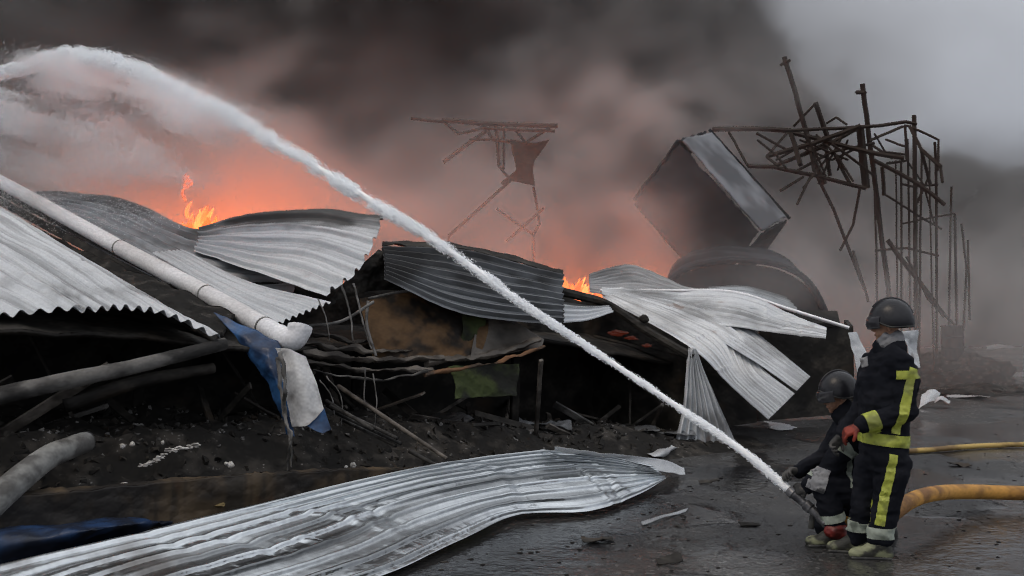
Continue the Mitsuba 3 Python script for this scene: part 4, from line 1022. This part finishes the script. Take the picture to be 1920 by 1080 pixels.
# falling spray under the far end of the jet
n = 300000
t = 0.62 + 0.38 * r.random(n)
i = np.minimum((t * 419).astype(int), 418)
drop = -np.log(1 - 0.985 * r.random(n)) * np.interp(t, [0.62, 0.8, 1.0], [0.28, 0.62, 0.75])
P = J[i] + r.normal(0, 1, (n, 3)) * np.array([0.30, 0.30, 0.02]) + np.stack([-0.5 * drop, 0.4 * drop, -drop], 1)
wisp = meshkit.fbm(P * np.array([0.8, 0.8, 3.4]) + np.array([0, 0, 1]) * P[:, :1] * 0.9, 4, 75)
keep = (r.random(n) < np.clip((wisp - 0.42) * 6.0, 0.06, 1)) & (P[:, 2] > 2.2)
P = P[keep]
size = 0.0019 + 0.0026 * r.random(len(P)) ** 2
single('falling_spray', 'veil of fine spray drifting down under the far end of the jet', 'spray', drops(P, size, 6, np.tile([0.8, -0.6, 0.28], (len(P), 1)) + r.normal(0, 0.12, (len(P), 3)), 4.0), 'water_white', False, kind='stuff')
# ------------------------------------------------------------------ firefighters
two_tone('turnout_cloth', (0.006, 0.007, 0.011), (0.013, 0.014, 0.019), 6, 0.35, 0.7, 0.9, 21.0, bump=0.006, bscale=30.0, spec=0.15)
two_tone('reflective_yellow', (0.40, 0.44, 0.07), (0.20, 0.22, 0.05), 9, 0.45, 0.7, 0.5, 22.0)
two_tone('reflective_pale', (0.34, 0.38, 0.32), (0.14, 0.16, 0.13), 9, 0.45, 0.7, 0.5, 23.0)
two_tone('helmet_shell', (0.009, 0.009, 0.012), (0.018, 0.018, 0.022), 8, 0.4, 0.7, 0.32, 24.0)
two_tone('visor', (0.03, 0.03, 0.035), (0.06, 0.06, 0.065), 8, 0.4, 0.7, 0.12, 25.0)
two_tone('skin', (0.36, 0.20, 0.13), (0.27, 0.14, 0.09), 12, 0.4, 0.7, 0.5, 26.0)
two_tone('boot_rubber', (0.018, 0.018, 0.018), (0.05, 0.05, 0.045), 12, 0.45, 0.7, 0.45, 27.0)
two_tone('boot_pale', (0.24, 0.25, 0.15), (0.03, 0.03, 0.025), 10, 0.38, 0.58, 0.6, 28.0)
two_tone('glove_red', (0.26, 0.04, 0.022), (0.10, 0.018, 0.012), 14, 0.4, 0.7, 0.6, 29.0)
two_tone('glove_dark', (0.03, 0.03, 0.03), (0.09, 0.085, 0.08), 14, 0.4, 0.7, 0.7, 30.0)
two_tone('hood_cloth', (0.26, 0.26, 0.27), (0.05, 0.05, 0.053), 14, 0.45, 0.7, 0.8, 31.0)
two_tone('hose_orange', (0.50, 0.25, 0.05), (0.20, 0.095, 0.03), 6, 0.36, 0.66, 0.6, 32.0, bump=0.004, bscale=90.0)
two_tone('hose_yellow', (0.46, 0.32, 0.10), (0.16, 0.10, 0.04), 5, 0.36, 0.66, 0.6, 33.0, bump=0.004, bscale=90.0)
two_tone('nozzle_metal', (0.05, 0.05, 0.055), (0.22, 0.22, 0.23), 10, 0.45, 0.75, 0.35, 34.0, metallic=0.4)
two_tone('red_paint', (0.16, 0.018, 0.014), (0.05, 0.012, 0.010), 10, 0.4, 0.7, 0.4, 35.0)


def solid_of(bones, edge=0.016, rounds=6, wrinkle=0.006, seed=1):
    """bones: lists of (point, radius); returns a smoothed trimesh."""
    parts_ = []
    for b in bones:
        parts_.append(manifold3d.Manifold.batch_hull([manifold3d.Manifold.sphere(float(r_), 16).translate([float(x) for x in p_]) for p_, r_ in b]))
    man = manifold3d.Manifold.batch_boolean(parts_, manifold3d.OpType.Add).refine_to_length(edge)
    m = to_tri(man)
    m.merge_vertices()
    trimesh.smoothing.filter_taubin(m, 0.5, -0.52, rounds)
    if wrinkle:
        n = m.vertex_normals
        f = meshkit.fbm(m.vertices * np.array([9, 9, 6]) + seed, 3, seed) - 0.5
        g_ = 1 - 2 * np.abs(meshkit.fbm(m.vertices * np.array([7, 7, 15]) + seed + 9, 2, seed + 1) - 0.5) * 3.0   # sharp folds
        m.vertices = m.vertices + n * (2 * wrinkle * f + 0.9 * wrinkle * np.clip(g_, -1, 1))[:, None]
    return m


def man_of(m):
    return manifold3d.Manifold(manifold3d.Mesh(vert_properties=np.asarray(m.vertices, np.float32), tri_verts=np.asarray(m.faces, np.uint32)))


def band(m, inflate, box_center, axes, half):
    """The part of the (inflated) body surface that lies in an oriented box: a strip of reflective tape."""
    g = m.copy()
    g.vertices = g.vertices + g.vertex_normals * inflate
    cube = manifold3d.Manifold.cube([2 * h for h in half], True)
    R = np.stack([unit(a_) for a_ in axes], 1)
    M = np.hstack([R, np.asarray(box_center, float)[:, None]])
    cube = cube.transform(M)
    out = man_of(g) ^ cube
    return to_tri(out)


def strip_along(m, inflate, pts, width, depth=0.25):
    """Tape following pts over the body; each piece is a box between two points, deep along the view direction given."""
    res = []
    for a_, b_ in zip(pts[:-1], pts[1:]):
        a_, b_ = np.asarray(a_), np.asarray(b_)
        d = unit(b_ - a_)
        side = unit(np.cross(d, [0, 1, 0]))
        dep = np.cross(side, d)
        c_ = (a_ + b_) / 2
        res.append(band(m, inflate, c_, (side, dep, d), (width / 2, depth, np.linalg.norm(b_ - a_) / 2 + 0.004)))
    return cat_mesh([x for x in res if len(x.faces)])


def glove(wrist, fingers, palm, curl=0.9, scale=1.0, left=True):
    """A gloved hand: palm, four bent fingers of unequal length and a thumb. fingers: direction of the fingers; palm: the way the palm faces."""
    f, p_ = unit(fingers), unit(palm)
    p_ = unit(p_ - f * (p_ @ f))
    s_ = np.cross(f, p_) * (1 if left else -1)
    L = 0.10 * scale
    wrist = np.asarray(wrist, float)
    bones = [[(wrist, 0.030 * scale), (wrist + f * L * 0.85 + s_ * 0.028 * scale, 0.018 * scale), (wrist + f * L * 0.85 - s_ * 0.028 * scale, 0.018 * scale), (wrist + f * L * 0.25 + s_ * 0.03 * scale, 0.018 * scale)]]
    for j, (o, l) in enumerate(((0.033, 0.85), (0.011, 1.0), (-0.011, 0.94), (-0.033, 0.74))):
        q_ = wrist + f * L * 0.9 + s_ * o * scale
        ang = 0.0
        r_ = 0.0112 * scale
        for seg in (0.046, 0.030, 0.024):
            ang += curl * (0.75 + 0.1 * j)
            d = f * math.cos(ang) + p_ * math.sin(ang)
            q2 = q_ + d * seg * l * scale
            bones.append([(q_, r_), (q2, r_ * 0.93)])
            q_, r_ = q2, r_ * 0.93
    q_ = wrist + f * L * 0.3 + s_ * 0.034 * scale
    d1 = unit(f * 0.6 + s_ * 0.75 + p_ * 0.4)
    d2 = unit(f * 0.75 + s_ * 0.1 + p_ * 0.8)
    bones += [[(q_, 0.015 * scale), (q_ + d1 * 0.04 * scale, 0.0125 * scale)], [(q_ + d1 * 0.04 * scale, 0.0125 * scale), (q_ + d1 * 0.04 * scale + d2 * 0.032 * scale, 0.011 * scale)]]
    return solid_of(bones, 0.006, 4, 0.0)


def head_mesh(c_, face, up=(0, 0, 1), s_=1.0):
    f, u = unit(face), unit(up)
    u = unit(u - f * (u @ f))
    l = np.cross(u, f)
    g = lambda a_, b_, d: c_ + (f * a_ + l * b_ + u * d) * s_
    bones = [[(g(-0.012, 0, 0.03), 0.088 * s_), (g(0.01, 0, 0.02), 0.082 * s_)], [(g(0.045, 0.025, -0.055), 0.034 * s_), (g(0.045, -0.025, -0.055), 0.034 * s_), (g(0.02, 0, 0.0), 0.072 * s_)],
             [(g(0.062, 0, -0.095), 0.020 * s_), (g(0.048, 0, -0.06), 0.036 * s_)], [(g(0.088, 0, 0.012), 0.009 * s_), (g(0.104, 0, -0.022), 0.013 * s_), (g(0.085, 0, -0.03), 0.012 * s_)],
             [(g(0.082, 0.02, -0.062), 0.009 * s_), (g(0.082, -0.02, -0.062), 0.009 * s_)], [(g(0.078, 0.036, 0.028), 0.010 * s_), (g(0.084, 0.012, 0.026), 0.010 * s_)], [(g(0.078, -0.036, 0.028), 0.010 * s_), (g(0.084, -0.012, 0.026), 0.010 * s_)],
             [(g(-0.005, 0.088, 0.0), 0.015 * s_), (g(-0.01, 0.088, -0.03), 0.011 * s_)], [(g(-0.005, -0.088, 0.0), 0.015 * s_), (g(-0.01, -0.088, -0.03), 0.011 * s_)], [(g(-0.02, 0, -0.16), 0.058 * s_), (g(-0.015, 0, -0.04), 0.062 * s_)]]
    return solid_of(bones, 0.008, 4, 0.0), g


def helmet(parent, c_, face, up=(0, 0, 1), s_=1.0):
    """A deep fire helmet: shell to the ears, rim, brow visor, comb and neck curtain."""
    f, u = unit(face), unit(up)
    u = unit(u - f * (u @ f))
    l = np.cross(u, f)
    n_t, n_p = 22, 40
    rows = []
    for a_ in np.linspace(0, 1, n_t):
        th = a_ * 1.92                                              # past the equator
        row = []
        for b_ in np.arange(n_p) / n_p * 2 * np.pi:
            cf = math.cos(b_)
            cut = 1.0 - 0.30 * max(cf, 0) ** 1.5 if a_ > 0.4 else 1.0
            t_ = th * (1 - (1 - cut) * (a_ - 0.4) / 0.6) if a_ > 0.4 else th
            rr = math.sin(t_)
            flare = 1 + 0.10 * max(0, (t_ - 1.35)) 
            row.append(c_ + s_ * (f * (0.150 * rr * cf * flare - 0.012) + l * 0.125 * rr * math.sin(b_) * flare + u * (0.150 * math.cos(t_) + 0.028)))
        rows.append(row)
    P = np.array(rows)
    P = np.concatenate([P, P[:, :1]], 1)
    part(parent, 'helmet', grid_solid(P[:, ::-1], 0.007), 'helmet_shell', True)
    rim = catmull(P[-1, :-1], 60, closed=True)
    rim = np.vstack([rim, rim[:1]])
    part(parent, 'helmet_rim', tube(rim, 0.007 * s_, 8, cap=False), 'boot_rubber', True)
    rows = []
    for a_ in np.linspace(0, 1, 8):
        row = []
        for b_ in np.linspace(-1.05, 1.05, 22):
            zz = 0.055 - 0.085 * a_
            row.append(c_ + s_ * (f * ((0.156 + 0.012 * math.sin(a_ * 3)) * math.cos(b_) - 0.008) + l * 0.134 * math.sin(b_) + u * zz))
        rows.append(row)
    part(parent, 'visor', grid_solid(np.array(rows), 0.004), 'visor', True)
    comb = [c_ + s_ * (f * (0.150 * math.sin(t_) - 0.012) + u * (0.156 * math.cos(t_) + 0.028)) for t_ in np.linspace(-1.3, 0.9, 20)]
    part(parent, 'helmet_ridge', tube(np.array(comb), 0.009 * s_, 8), 'helmet_shell', True)


def boots(parent, ankle, toe, mat, name='boot', h=0.24):
    d = np.asarray(toe) - np.asarray(ankle)
    d[2] = 0
    d = unit(d)
    gz = 0.0
    a_ = np.array([ankle[0], ankle[1], gz])
    bones = [[(a_ + [0, 0, 0.10], 0.062), (a_ + [0, 0, h], 0.072)], [(a_ - d * 0.045 + [0, 0, 0.045], 0.045), (a_ + [0, 0, 0.11], 0.058), (a_ + d * 0.10 + [0, 0, 0.06], 0.046)], [(a_ + d * 0.08 + [0, 0, 0.05], 0.048), (a_ + d * 0.185 + [0, 0, 0.042], 0.042)]]
    k_ = part(parent, name, solid_of(bones, 0.012, 5, 0.002), mat, True)
    sole = [[(a_ - d * 0.055 + [0, 0, 0.014], 0.014), (a_ - d * 0.055 + np.cross(d, [0, 0, 1]) * 0.032 + [0, 0, 0.014], 0.014), (a_ - d * 0.055 - np.cross(d, [0, 0, 1]) * 0.032 + [0, 0, 0.014], 0.014),
             (a_ + d * 0.20 + np.cross(d, [0, 0, 1]) * 0.036 + [0, 0, 0.014], 0.014), (a_ + d * 0.20 - np.cross(d, [0, 0, 1]) * 0.036 + [0, 0, 0.014], 0.014)]]
    part(k_, 'sole', solid_of(sole, 0.02, 1, 0.0), 'boot_rubber', True)


# ---- standing firefighter, back and left side to us, looking left at the fire
Y0 = 8.05
p = thing('person', 'standing firefighter in black turnout gear with yellow bands, seen from behind and looking left', 'person')
head_c = at(1663, 611, Y0 + 0.02)
face_dir = (-0.93, 0.25, -0.05)
neck = at(1668, 652, Y0 + 0.02)
chest = at(1663, 715, Y0 + 0.03)
waist = at(1657, 790, Y0 + 0.03)
hem = at(1656, 858, Y0 + 0.02)
sh_n, sh_f = at(1692, 682, Y0 - 0.15), at(1634, 682, Y0 + 0.19)
el_n, wr_n = at(1700, 772, Y0 - 0.20), at(1618, 797, Y0 - 0.16)
el_f, wr_f = at(1618, 765, Y0 + 0.26), at(1580, 812, Y0 + 0.20)
hip_n, kn_n, an_n = at(1674, 868, Y0 - 0.07), at(1661, 945, Y0 - 0.08), at(1652, 1022, Y0 - 0.06)
hip_f, kn_f, an_f = at(1636, 868, Y0 + 0.10), at(1624, 940, Y0 + 0.10), at(1609, 1018, Y0 + 0.16)
jacket_bones = [[(neck, 0.075), (sh_n - [0.02, 0, 0.0], 0.085), (sh_f + [0.02, 0, 0], 0.085)], [(sh_n, 0.090), (sh_f, 0.085), (chest + [0.05, -0.08, 0], 0.155), (chest + [-0.03, 0.08, 0], 0.150)],
                [(chest + [0.03, -0.06, 0], 0.165), (chest + [-0.03, 0.06, 0], 0.155), (waist + [0, -0.05, 0], 0.155), (waist + [0, 0.06, 0], 0.150)], [(waist + [0, -0.05, 0], 0.155), (waist + [0, 0.06, 0], 0.150), (hem + [0, -0.07, 0], 0.145), (hem + [0, 0.08, 0], 0.14)],
                [(sh_n, 0.092), (el_n, 0.072)], [(el_n, 0.072), (wr_n, 0.055)], [(sh_f, 0.088), (el_f, 0.072)], [(el_f, 0.072), (wr_f, 0.052)]]
leg_bones = [[(hip_n, 0.125), (kn_n, 0.098)], [(kn_n, 0.098), (an_n + [0, 0, 0.05], 0.088)], [(hip_f, 0.125), (kn_f, 0.098)], [(kn_f, 0.098), (an_f + [0, 0, 0.05], 0.085)], [(hem, 0.14), (hip_n, 0.125), (hip_f, 0.125)], [(neck, 0.060), (neck + [0, 0, 0.06], 0.058)]]
body = solid_of(jacket_bones + leg_bones, 0.018, 6, 0.012, 3)
put(p, body, 'turnout_cloth', True)
B = 0.006
tape = lambda m, name, *a, mat='reflective_yellow', **kw: part(p, name, m, mat, 30)
zz = np.array([0, 0, 1.0])
ax_arm = unit(el_n - sh_n)
bandc = sh_n + (el_n - sh_n) * 0.22
part(p, 'sleeve_band', band(body, B, bandc + np.array([0.035, -0.02, 0]), (np.cross(ax_arm, [0, 1, 0]), [0, 1, 0], ax_arm), (0.105, 0.13, 0.030)), 'reflective_yellow', 30)
part(p, 'jacket_stripe', strip_along(body, B, [at(1705, 690, 7.9), at(1693, 730, 7.9), at(1684, 775, 7.9), at(1677, 812, 7.9)], 0.062, 0.16), 'reflective_yellow', 30)
part(p, 'hem_band', band(body, B, at(1668, 823, Y0 + 0.02), ([1, 0, -0.10], [0, 1, 0], [0.10, 0, 1]), (0.20, 0.30, 0.042)), 'reflective_yellow', 30)
ax_f = unit(wr_n - el_n)
part(p, 'cuff_band', band(body, B, el_n + (wr_n - el_n) * 0.80, (ax_f, np.cross(ax_f, [0, 1, 0]), [0, 1, 0]), (0.045, 0.085, 0.085)), 'reflective_yellow', 30)
part(p, 'trouser_stripe', strip_along(body, B, [at(1672, 852, 7.9), at(1664, 900, 7.9), at(1655, 945, 7.9), at(1650, 985, 7.9)], 0.058, 0.16), 'reflective_yellow', 30)
part(p, 'ankle_band', band(body, B, at(1655, 998, Y0 - 0.06), ([1, 0, 0], [0, 1, 0], [0, 0, 1]), (0.14, 0.105, 0.040)), 'reflective_pale', 30)
part(p, 'ankle_band', band(body, B, at(1615, 985, Y0 + 0.14), ([1, 0, 0], [0, 1, 0], [0, 0, 1]), (0.12, 0.09, 0.040)), 'reflective_pale', 30)
boots(p, an_n, an_n + np.array([-0.2, 0.03, 0]), 'boot_pale')
boots(p, an_f, an_f + np.array([-0.2, 0.05, 0]), 'boot_pale')
hm, g = head_mesh(head_c, face_dir, (0.10, 0, 1), 1.0)
part(p, 'head', hm, 'skin', True)
hood = [[(g(-0.035, 0, -0.10), 0.082), (g(0.0, 0, -0.145), 0.072), (neck + [0, 0, 0.02], 0.085)], [(g(0.02, 0.055, -0.07), 0.030), (g(0.02, -0.055, -0.07), 0.030), (g(0.055, 0, -0.115), 0.026)]]
part(p, 'hood', solid_of(hood, 0.012, 5, 0.004), 'hood_cloth', True)
collar = [[(neck + [0.03, -0.03, -0.01], 0.085), (neck + [-0.03, 0.04, -0.01], 0.085), (neck + [0.02, 0, 0.05], 0.078)]]
part(p, 'collar', solid_of(collar, 0.014, 5, 0.006), 'turnout_cloth', True)
helmet(p, head_c + np.array([0.018, -0.005, 0.012]), face_dir, (0.10, 0, 1), 1.02)
part(p, 'glove', glove(wr_n + unit(wr_n - el_n) * 0.03, wr_n - el_n + np.array([0, 0.03, -0.06]), (0.1, 0.5, -1), 0.75, 1.05), 'glove_red', True, label='red glove')
part(p, 'glove', glove(wr_f + unit(wr_f - el_f) * 0.03, (-0.6, -0.1, -0.8), (0.3, -0.9, -0.3), 0.75, 1.0, False), 'glove_dark', True)
part(p, 'badge', cloth([[at(1612, 672, 7.98), at(1626, 668, 7.95)], [at(1616, 690, 7.96), at(1628, 686, 7.94)]], 10, 10, 0.02, 9, 4, 0.008), 'hood_cloth', True)

# ---- crouching firefighter holding the nozzle
Y1 = 8.60
c = thing('person', 'crouching firefighter in black gear and dark helmet, gripping the hose nozzle', 'person')
hc = at(1568, 744, Y1)
nk = at(1590, 788, Y1 + 0.0)
ch = at(1598, 838, Y1 + 0.02)
pv = at(1618, 915, Y1 + 0.02)
s_n, s_f = at(1598, 812, Y1 - 0.18), at(1580, 806, Y1 + 0.19)
e_n, w_n = at(1562, 872, Y1 - 0.20), at(1516, 912, Y1 - 0.06)
e_f, w_f = at(1545, 860, Y1 + 0.22), at(1497, 884, Y1 + 0.08)
h_n, k_n, a_n = at(1622, 930, Y1 - 0.11), at(1545, 905, Y1 - 0.17), at(1566, 1004, Y1 - 0.16)
h_f, k_f, a_f = at(1622, 930, Y1 + 0.13), at(1552, 985, Y1 + 0.20), at(1640, 985, Y1 + 0.24)
cb = [[(nk, 0.075), (s_n, 0.085), (s_f, 0.085)], [(s_n, 0.09), (s_f, 0.088), (ch + [0.05, -0.07, 0], 0.172), (ch + [0.05, 0.07, 0], 0.166)], [(ch + [0.04, -0.06, 0], 0.175), (ch + [0.03, 0.06, 0], 0.172), (pv + [0, -0.05, 0.02], 0.172), (pv + [0, 0.06, 0.02], 0.15)],
      [(s_n, 0.09), (e_n, 0.080)], [(e_n, 0.080), (w_n, 0.052)], [(s_f, 0.088), (e_f, 0.080)], [(e_f, 0.07), (w_f, 0.05)], [(h_n, 0.135), (k_n, 0.104)], [(k_n, 0.104), (a_n + [0, 0, 0.05], 0.080)], [(h_f, 0.135), (k_f, 0.104)], [(k_f, 0.104), (a_f, 0.075)],
      [(nk, 0.06), (nk + [-0.04, 0, 0.06], 0.056)], [(pv, 0.15), (h_n, 0.12), (h_f, 0.12)]]
cbody = solid_of(cb, 0.018, 6, 0.012, 8)
put(c, cbody, 'turnout_cloth', True)
ax = unit(e_n - s_n)
part(c, 'sleeve_band', band(cbody, B, s_n + (e_n - s_n) * 0.50, (ax, np.cross(ax, [0, 1, 0]), [0, 1, 0]), (0.030, 0.11, 0.105)), 'reflective_pale', 30)
ax = unit(w_n - e_n)
part(c, 'cuff_band', band(cbody, B, e_n + (w_n - e_n) * 0.62, (ax, np.cross(ax, [0, 1, 0]), [0, 1, 0]), (0.025, 0.09, 0.09)), 'reflective_pale', 30)
part(c, 'jacket_stripe', strip_along(cbody, B, [at(1584, 830, 8.4), at(1596, 850, 8.4), at(1597, 885, 8.4), at(1594, 912, 8.4)], 0.03, 0.16), 'reflective_pale', 30)
ax = unit(k_n - h_n)
part(c, 'knee_pad', band(cbody, 0.010, k_n + np.array([-0.05, -0.02, 0.03]), (ax, np.cross(ax, [0, 1, 0]), [0, 1, 0]), (0.05, 0.09, 0.10)), 'hood_cloth', 30)
ax = unit(a_n - k_n)
part(c, 'ankle_band', band(cbody, B, k_n + (a_n - k_n) * 0.66, (ax, np.cross(ax, [0, 1, 0]), [0, 1, 0]), (0.03, 0.12, 0.10)), 'reflective_pale', 30)
boots(c, a_n, a_n + np.array([-0.2, 0.0, 0]), 'boot_pale', h=0.22)
kneel = [[(a_f + [-0.02, 0, -0.01], 0.07), (a_f + [0.10, 0, 0.02], 0.055), (a_f + [0.14, 0, -0.07], 0.045)]]
part(c, 'boot', solid_of(kneel, 0.012, 4, 0.0), 'boot_rubber', True)
fd = (-0.95, -0.08, -0.22)
hm, g2 = head_mesh(hc, fd, (-0.12, 0, 1), 1.0)
part(c, 'head', hm, 'skin', True)
hood = [[(g2(-0.035, 0, -0.10), 0.082), (g2(0.0, 0, -0.145), 0.072), (nk, 0.085)]]
part(c, 'hood', solid_of(hood, 0.012, 5, 0.004), 'turnout_cloth', True)
helmet(c, hc + np.array([0.012, 0.0, 0.015]), fd, (-0.12, 0, 1), 1.0)
part(c, 'glove', glove(w_n, (-0.75, 0.35, -0.25), (0.1, 0.9, -0.5), 0.85, 1.05), 'glove_dark', True)
part(c, 'glove', glove(w_f, (-0.8, -0.35, 0.1), (-0.1, -0.6, -0.8), 0.85, 1.05, False), 'glove_dark', True)

# ---- nozzle and hoses
def path_tube(pts, n=80):
    return catmull([np.asarray(q_, float) for q_ in pts], n)


tip = on_jet(1478, 918)
jd = unit(on_jet(1400, 852) - on_jet(1470, 911))
noz_back = tip - jd * 0.42
k = thing('hose_nozzle', 'dark branch-pipe nozzle with a red valve body held by the crouching firefighter', 'nozzle')
t_ = np.array([0, 0.02, 0.05, 0.06, 0.16, 0.17, 0.22, 0.23, 0.30, 0.31, 0.40, 0.42])
rr_ = np.array([0.034, 0.042, 0.044, 0.036, 0.033, 0.043, 0.043, 0.035, 0.034, 0.045, 0.045, 0.038])
part(k, 'barrel', tube(tip - jd[None] * t_[:, None], rr_, 24), 'nozzle_metal', 35)
side = unit(np.cross(jd, [0, 0, 1]))
hb = tip - jd * 0.30
part(k, 'handle', tube(catmull([hb + [0, 0, 0.03], hb + np.array([0, 0, 0.10]) - jd * 0.04, hb + np.array([0, 0, 0.11]) - jd * 0.14, hb + np.array([0, 0, 0.04]) - jd * 0.15], 24), 0.012, 10), 'nozzle_metal', 40)
part(k, 'grip', tube(np.array([tip - jd * 0.24, tip - jd * 0.22 - [0, 0, 0.15]]), [0.02, 0.023], 12), 'boot_rubber', 40)
part(k, 'valve_body', lump(tip - jd * 0.46 - np.array([0, 0, 0.01]), 0.07, 4, 3, 0.25, (1.3, 0.9, 0.9)), 'red_paint', True, label='dark red valve body')
for j in (1, -1):
    part(k, 'coupling_lug', lump(tip - jd * 0.37 + side * 0.05 * j, 0.016, 4 + j, 2, 0.1), 'nozzle_metal', True)

k = thing('fire_hose', 'thick orange fire hose coming in from the right behind the standing firefighter to the nozzle', 'hose')
hp = path_tube([noz_back - jd * 0.06, at(1545, 968, 8.62), at(1610, 985, 8.55), at(1665, 968, 8.62), at(1702, 942, 8.85), at(1738, 928, 9.2), at(1790, 922, 9.75), at(1860, 923, 10.1), at(1960, 926, 10.15), at(2150, 930, 10.1)], 140)
part(k, 'tube', tube(hp, np.interp(np.linspace(0, 1, 140), [0, 0.15, 0.4, 1], [0.040, 0.048, 0.062, 0.066]), 20), 'hose_orange', True)
part(k, 'coupling', tube([hp[2], hp[8]], 0.056, 20), 'nozzle_metal', 40)
k = thing('fire_hose', 'thin yellow fire hose lying straight across the wet ground on the right, farther away', 'hose')
hp = path_tube([at(1560, 860, 13.7), at(1650, 852, 14.0), at(1705, 846, 14.2), at(1780, 842, 14.5), at(1850, 838, 14.8), at(1930, 836, 15.0), at(2100, 834, 15.1)], 90)
hp[:, 2] = np.maximum(ground_height(hp[:, 0], hp[:, 1]) + 0.04, hp[:, 2])
part(k, 'tube', tube(hp, 0.042, 14, squash=0.8), 'hose_yellow', True)
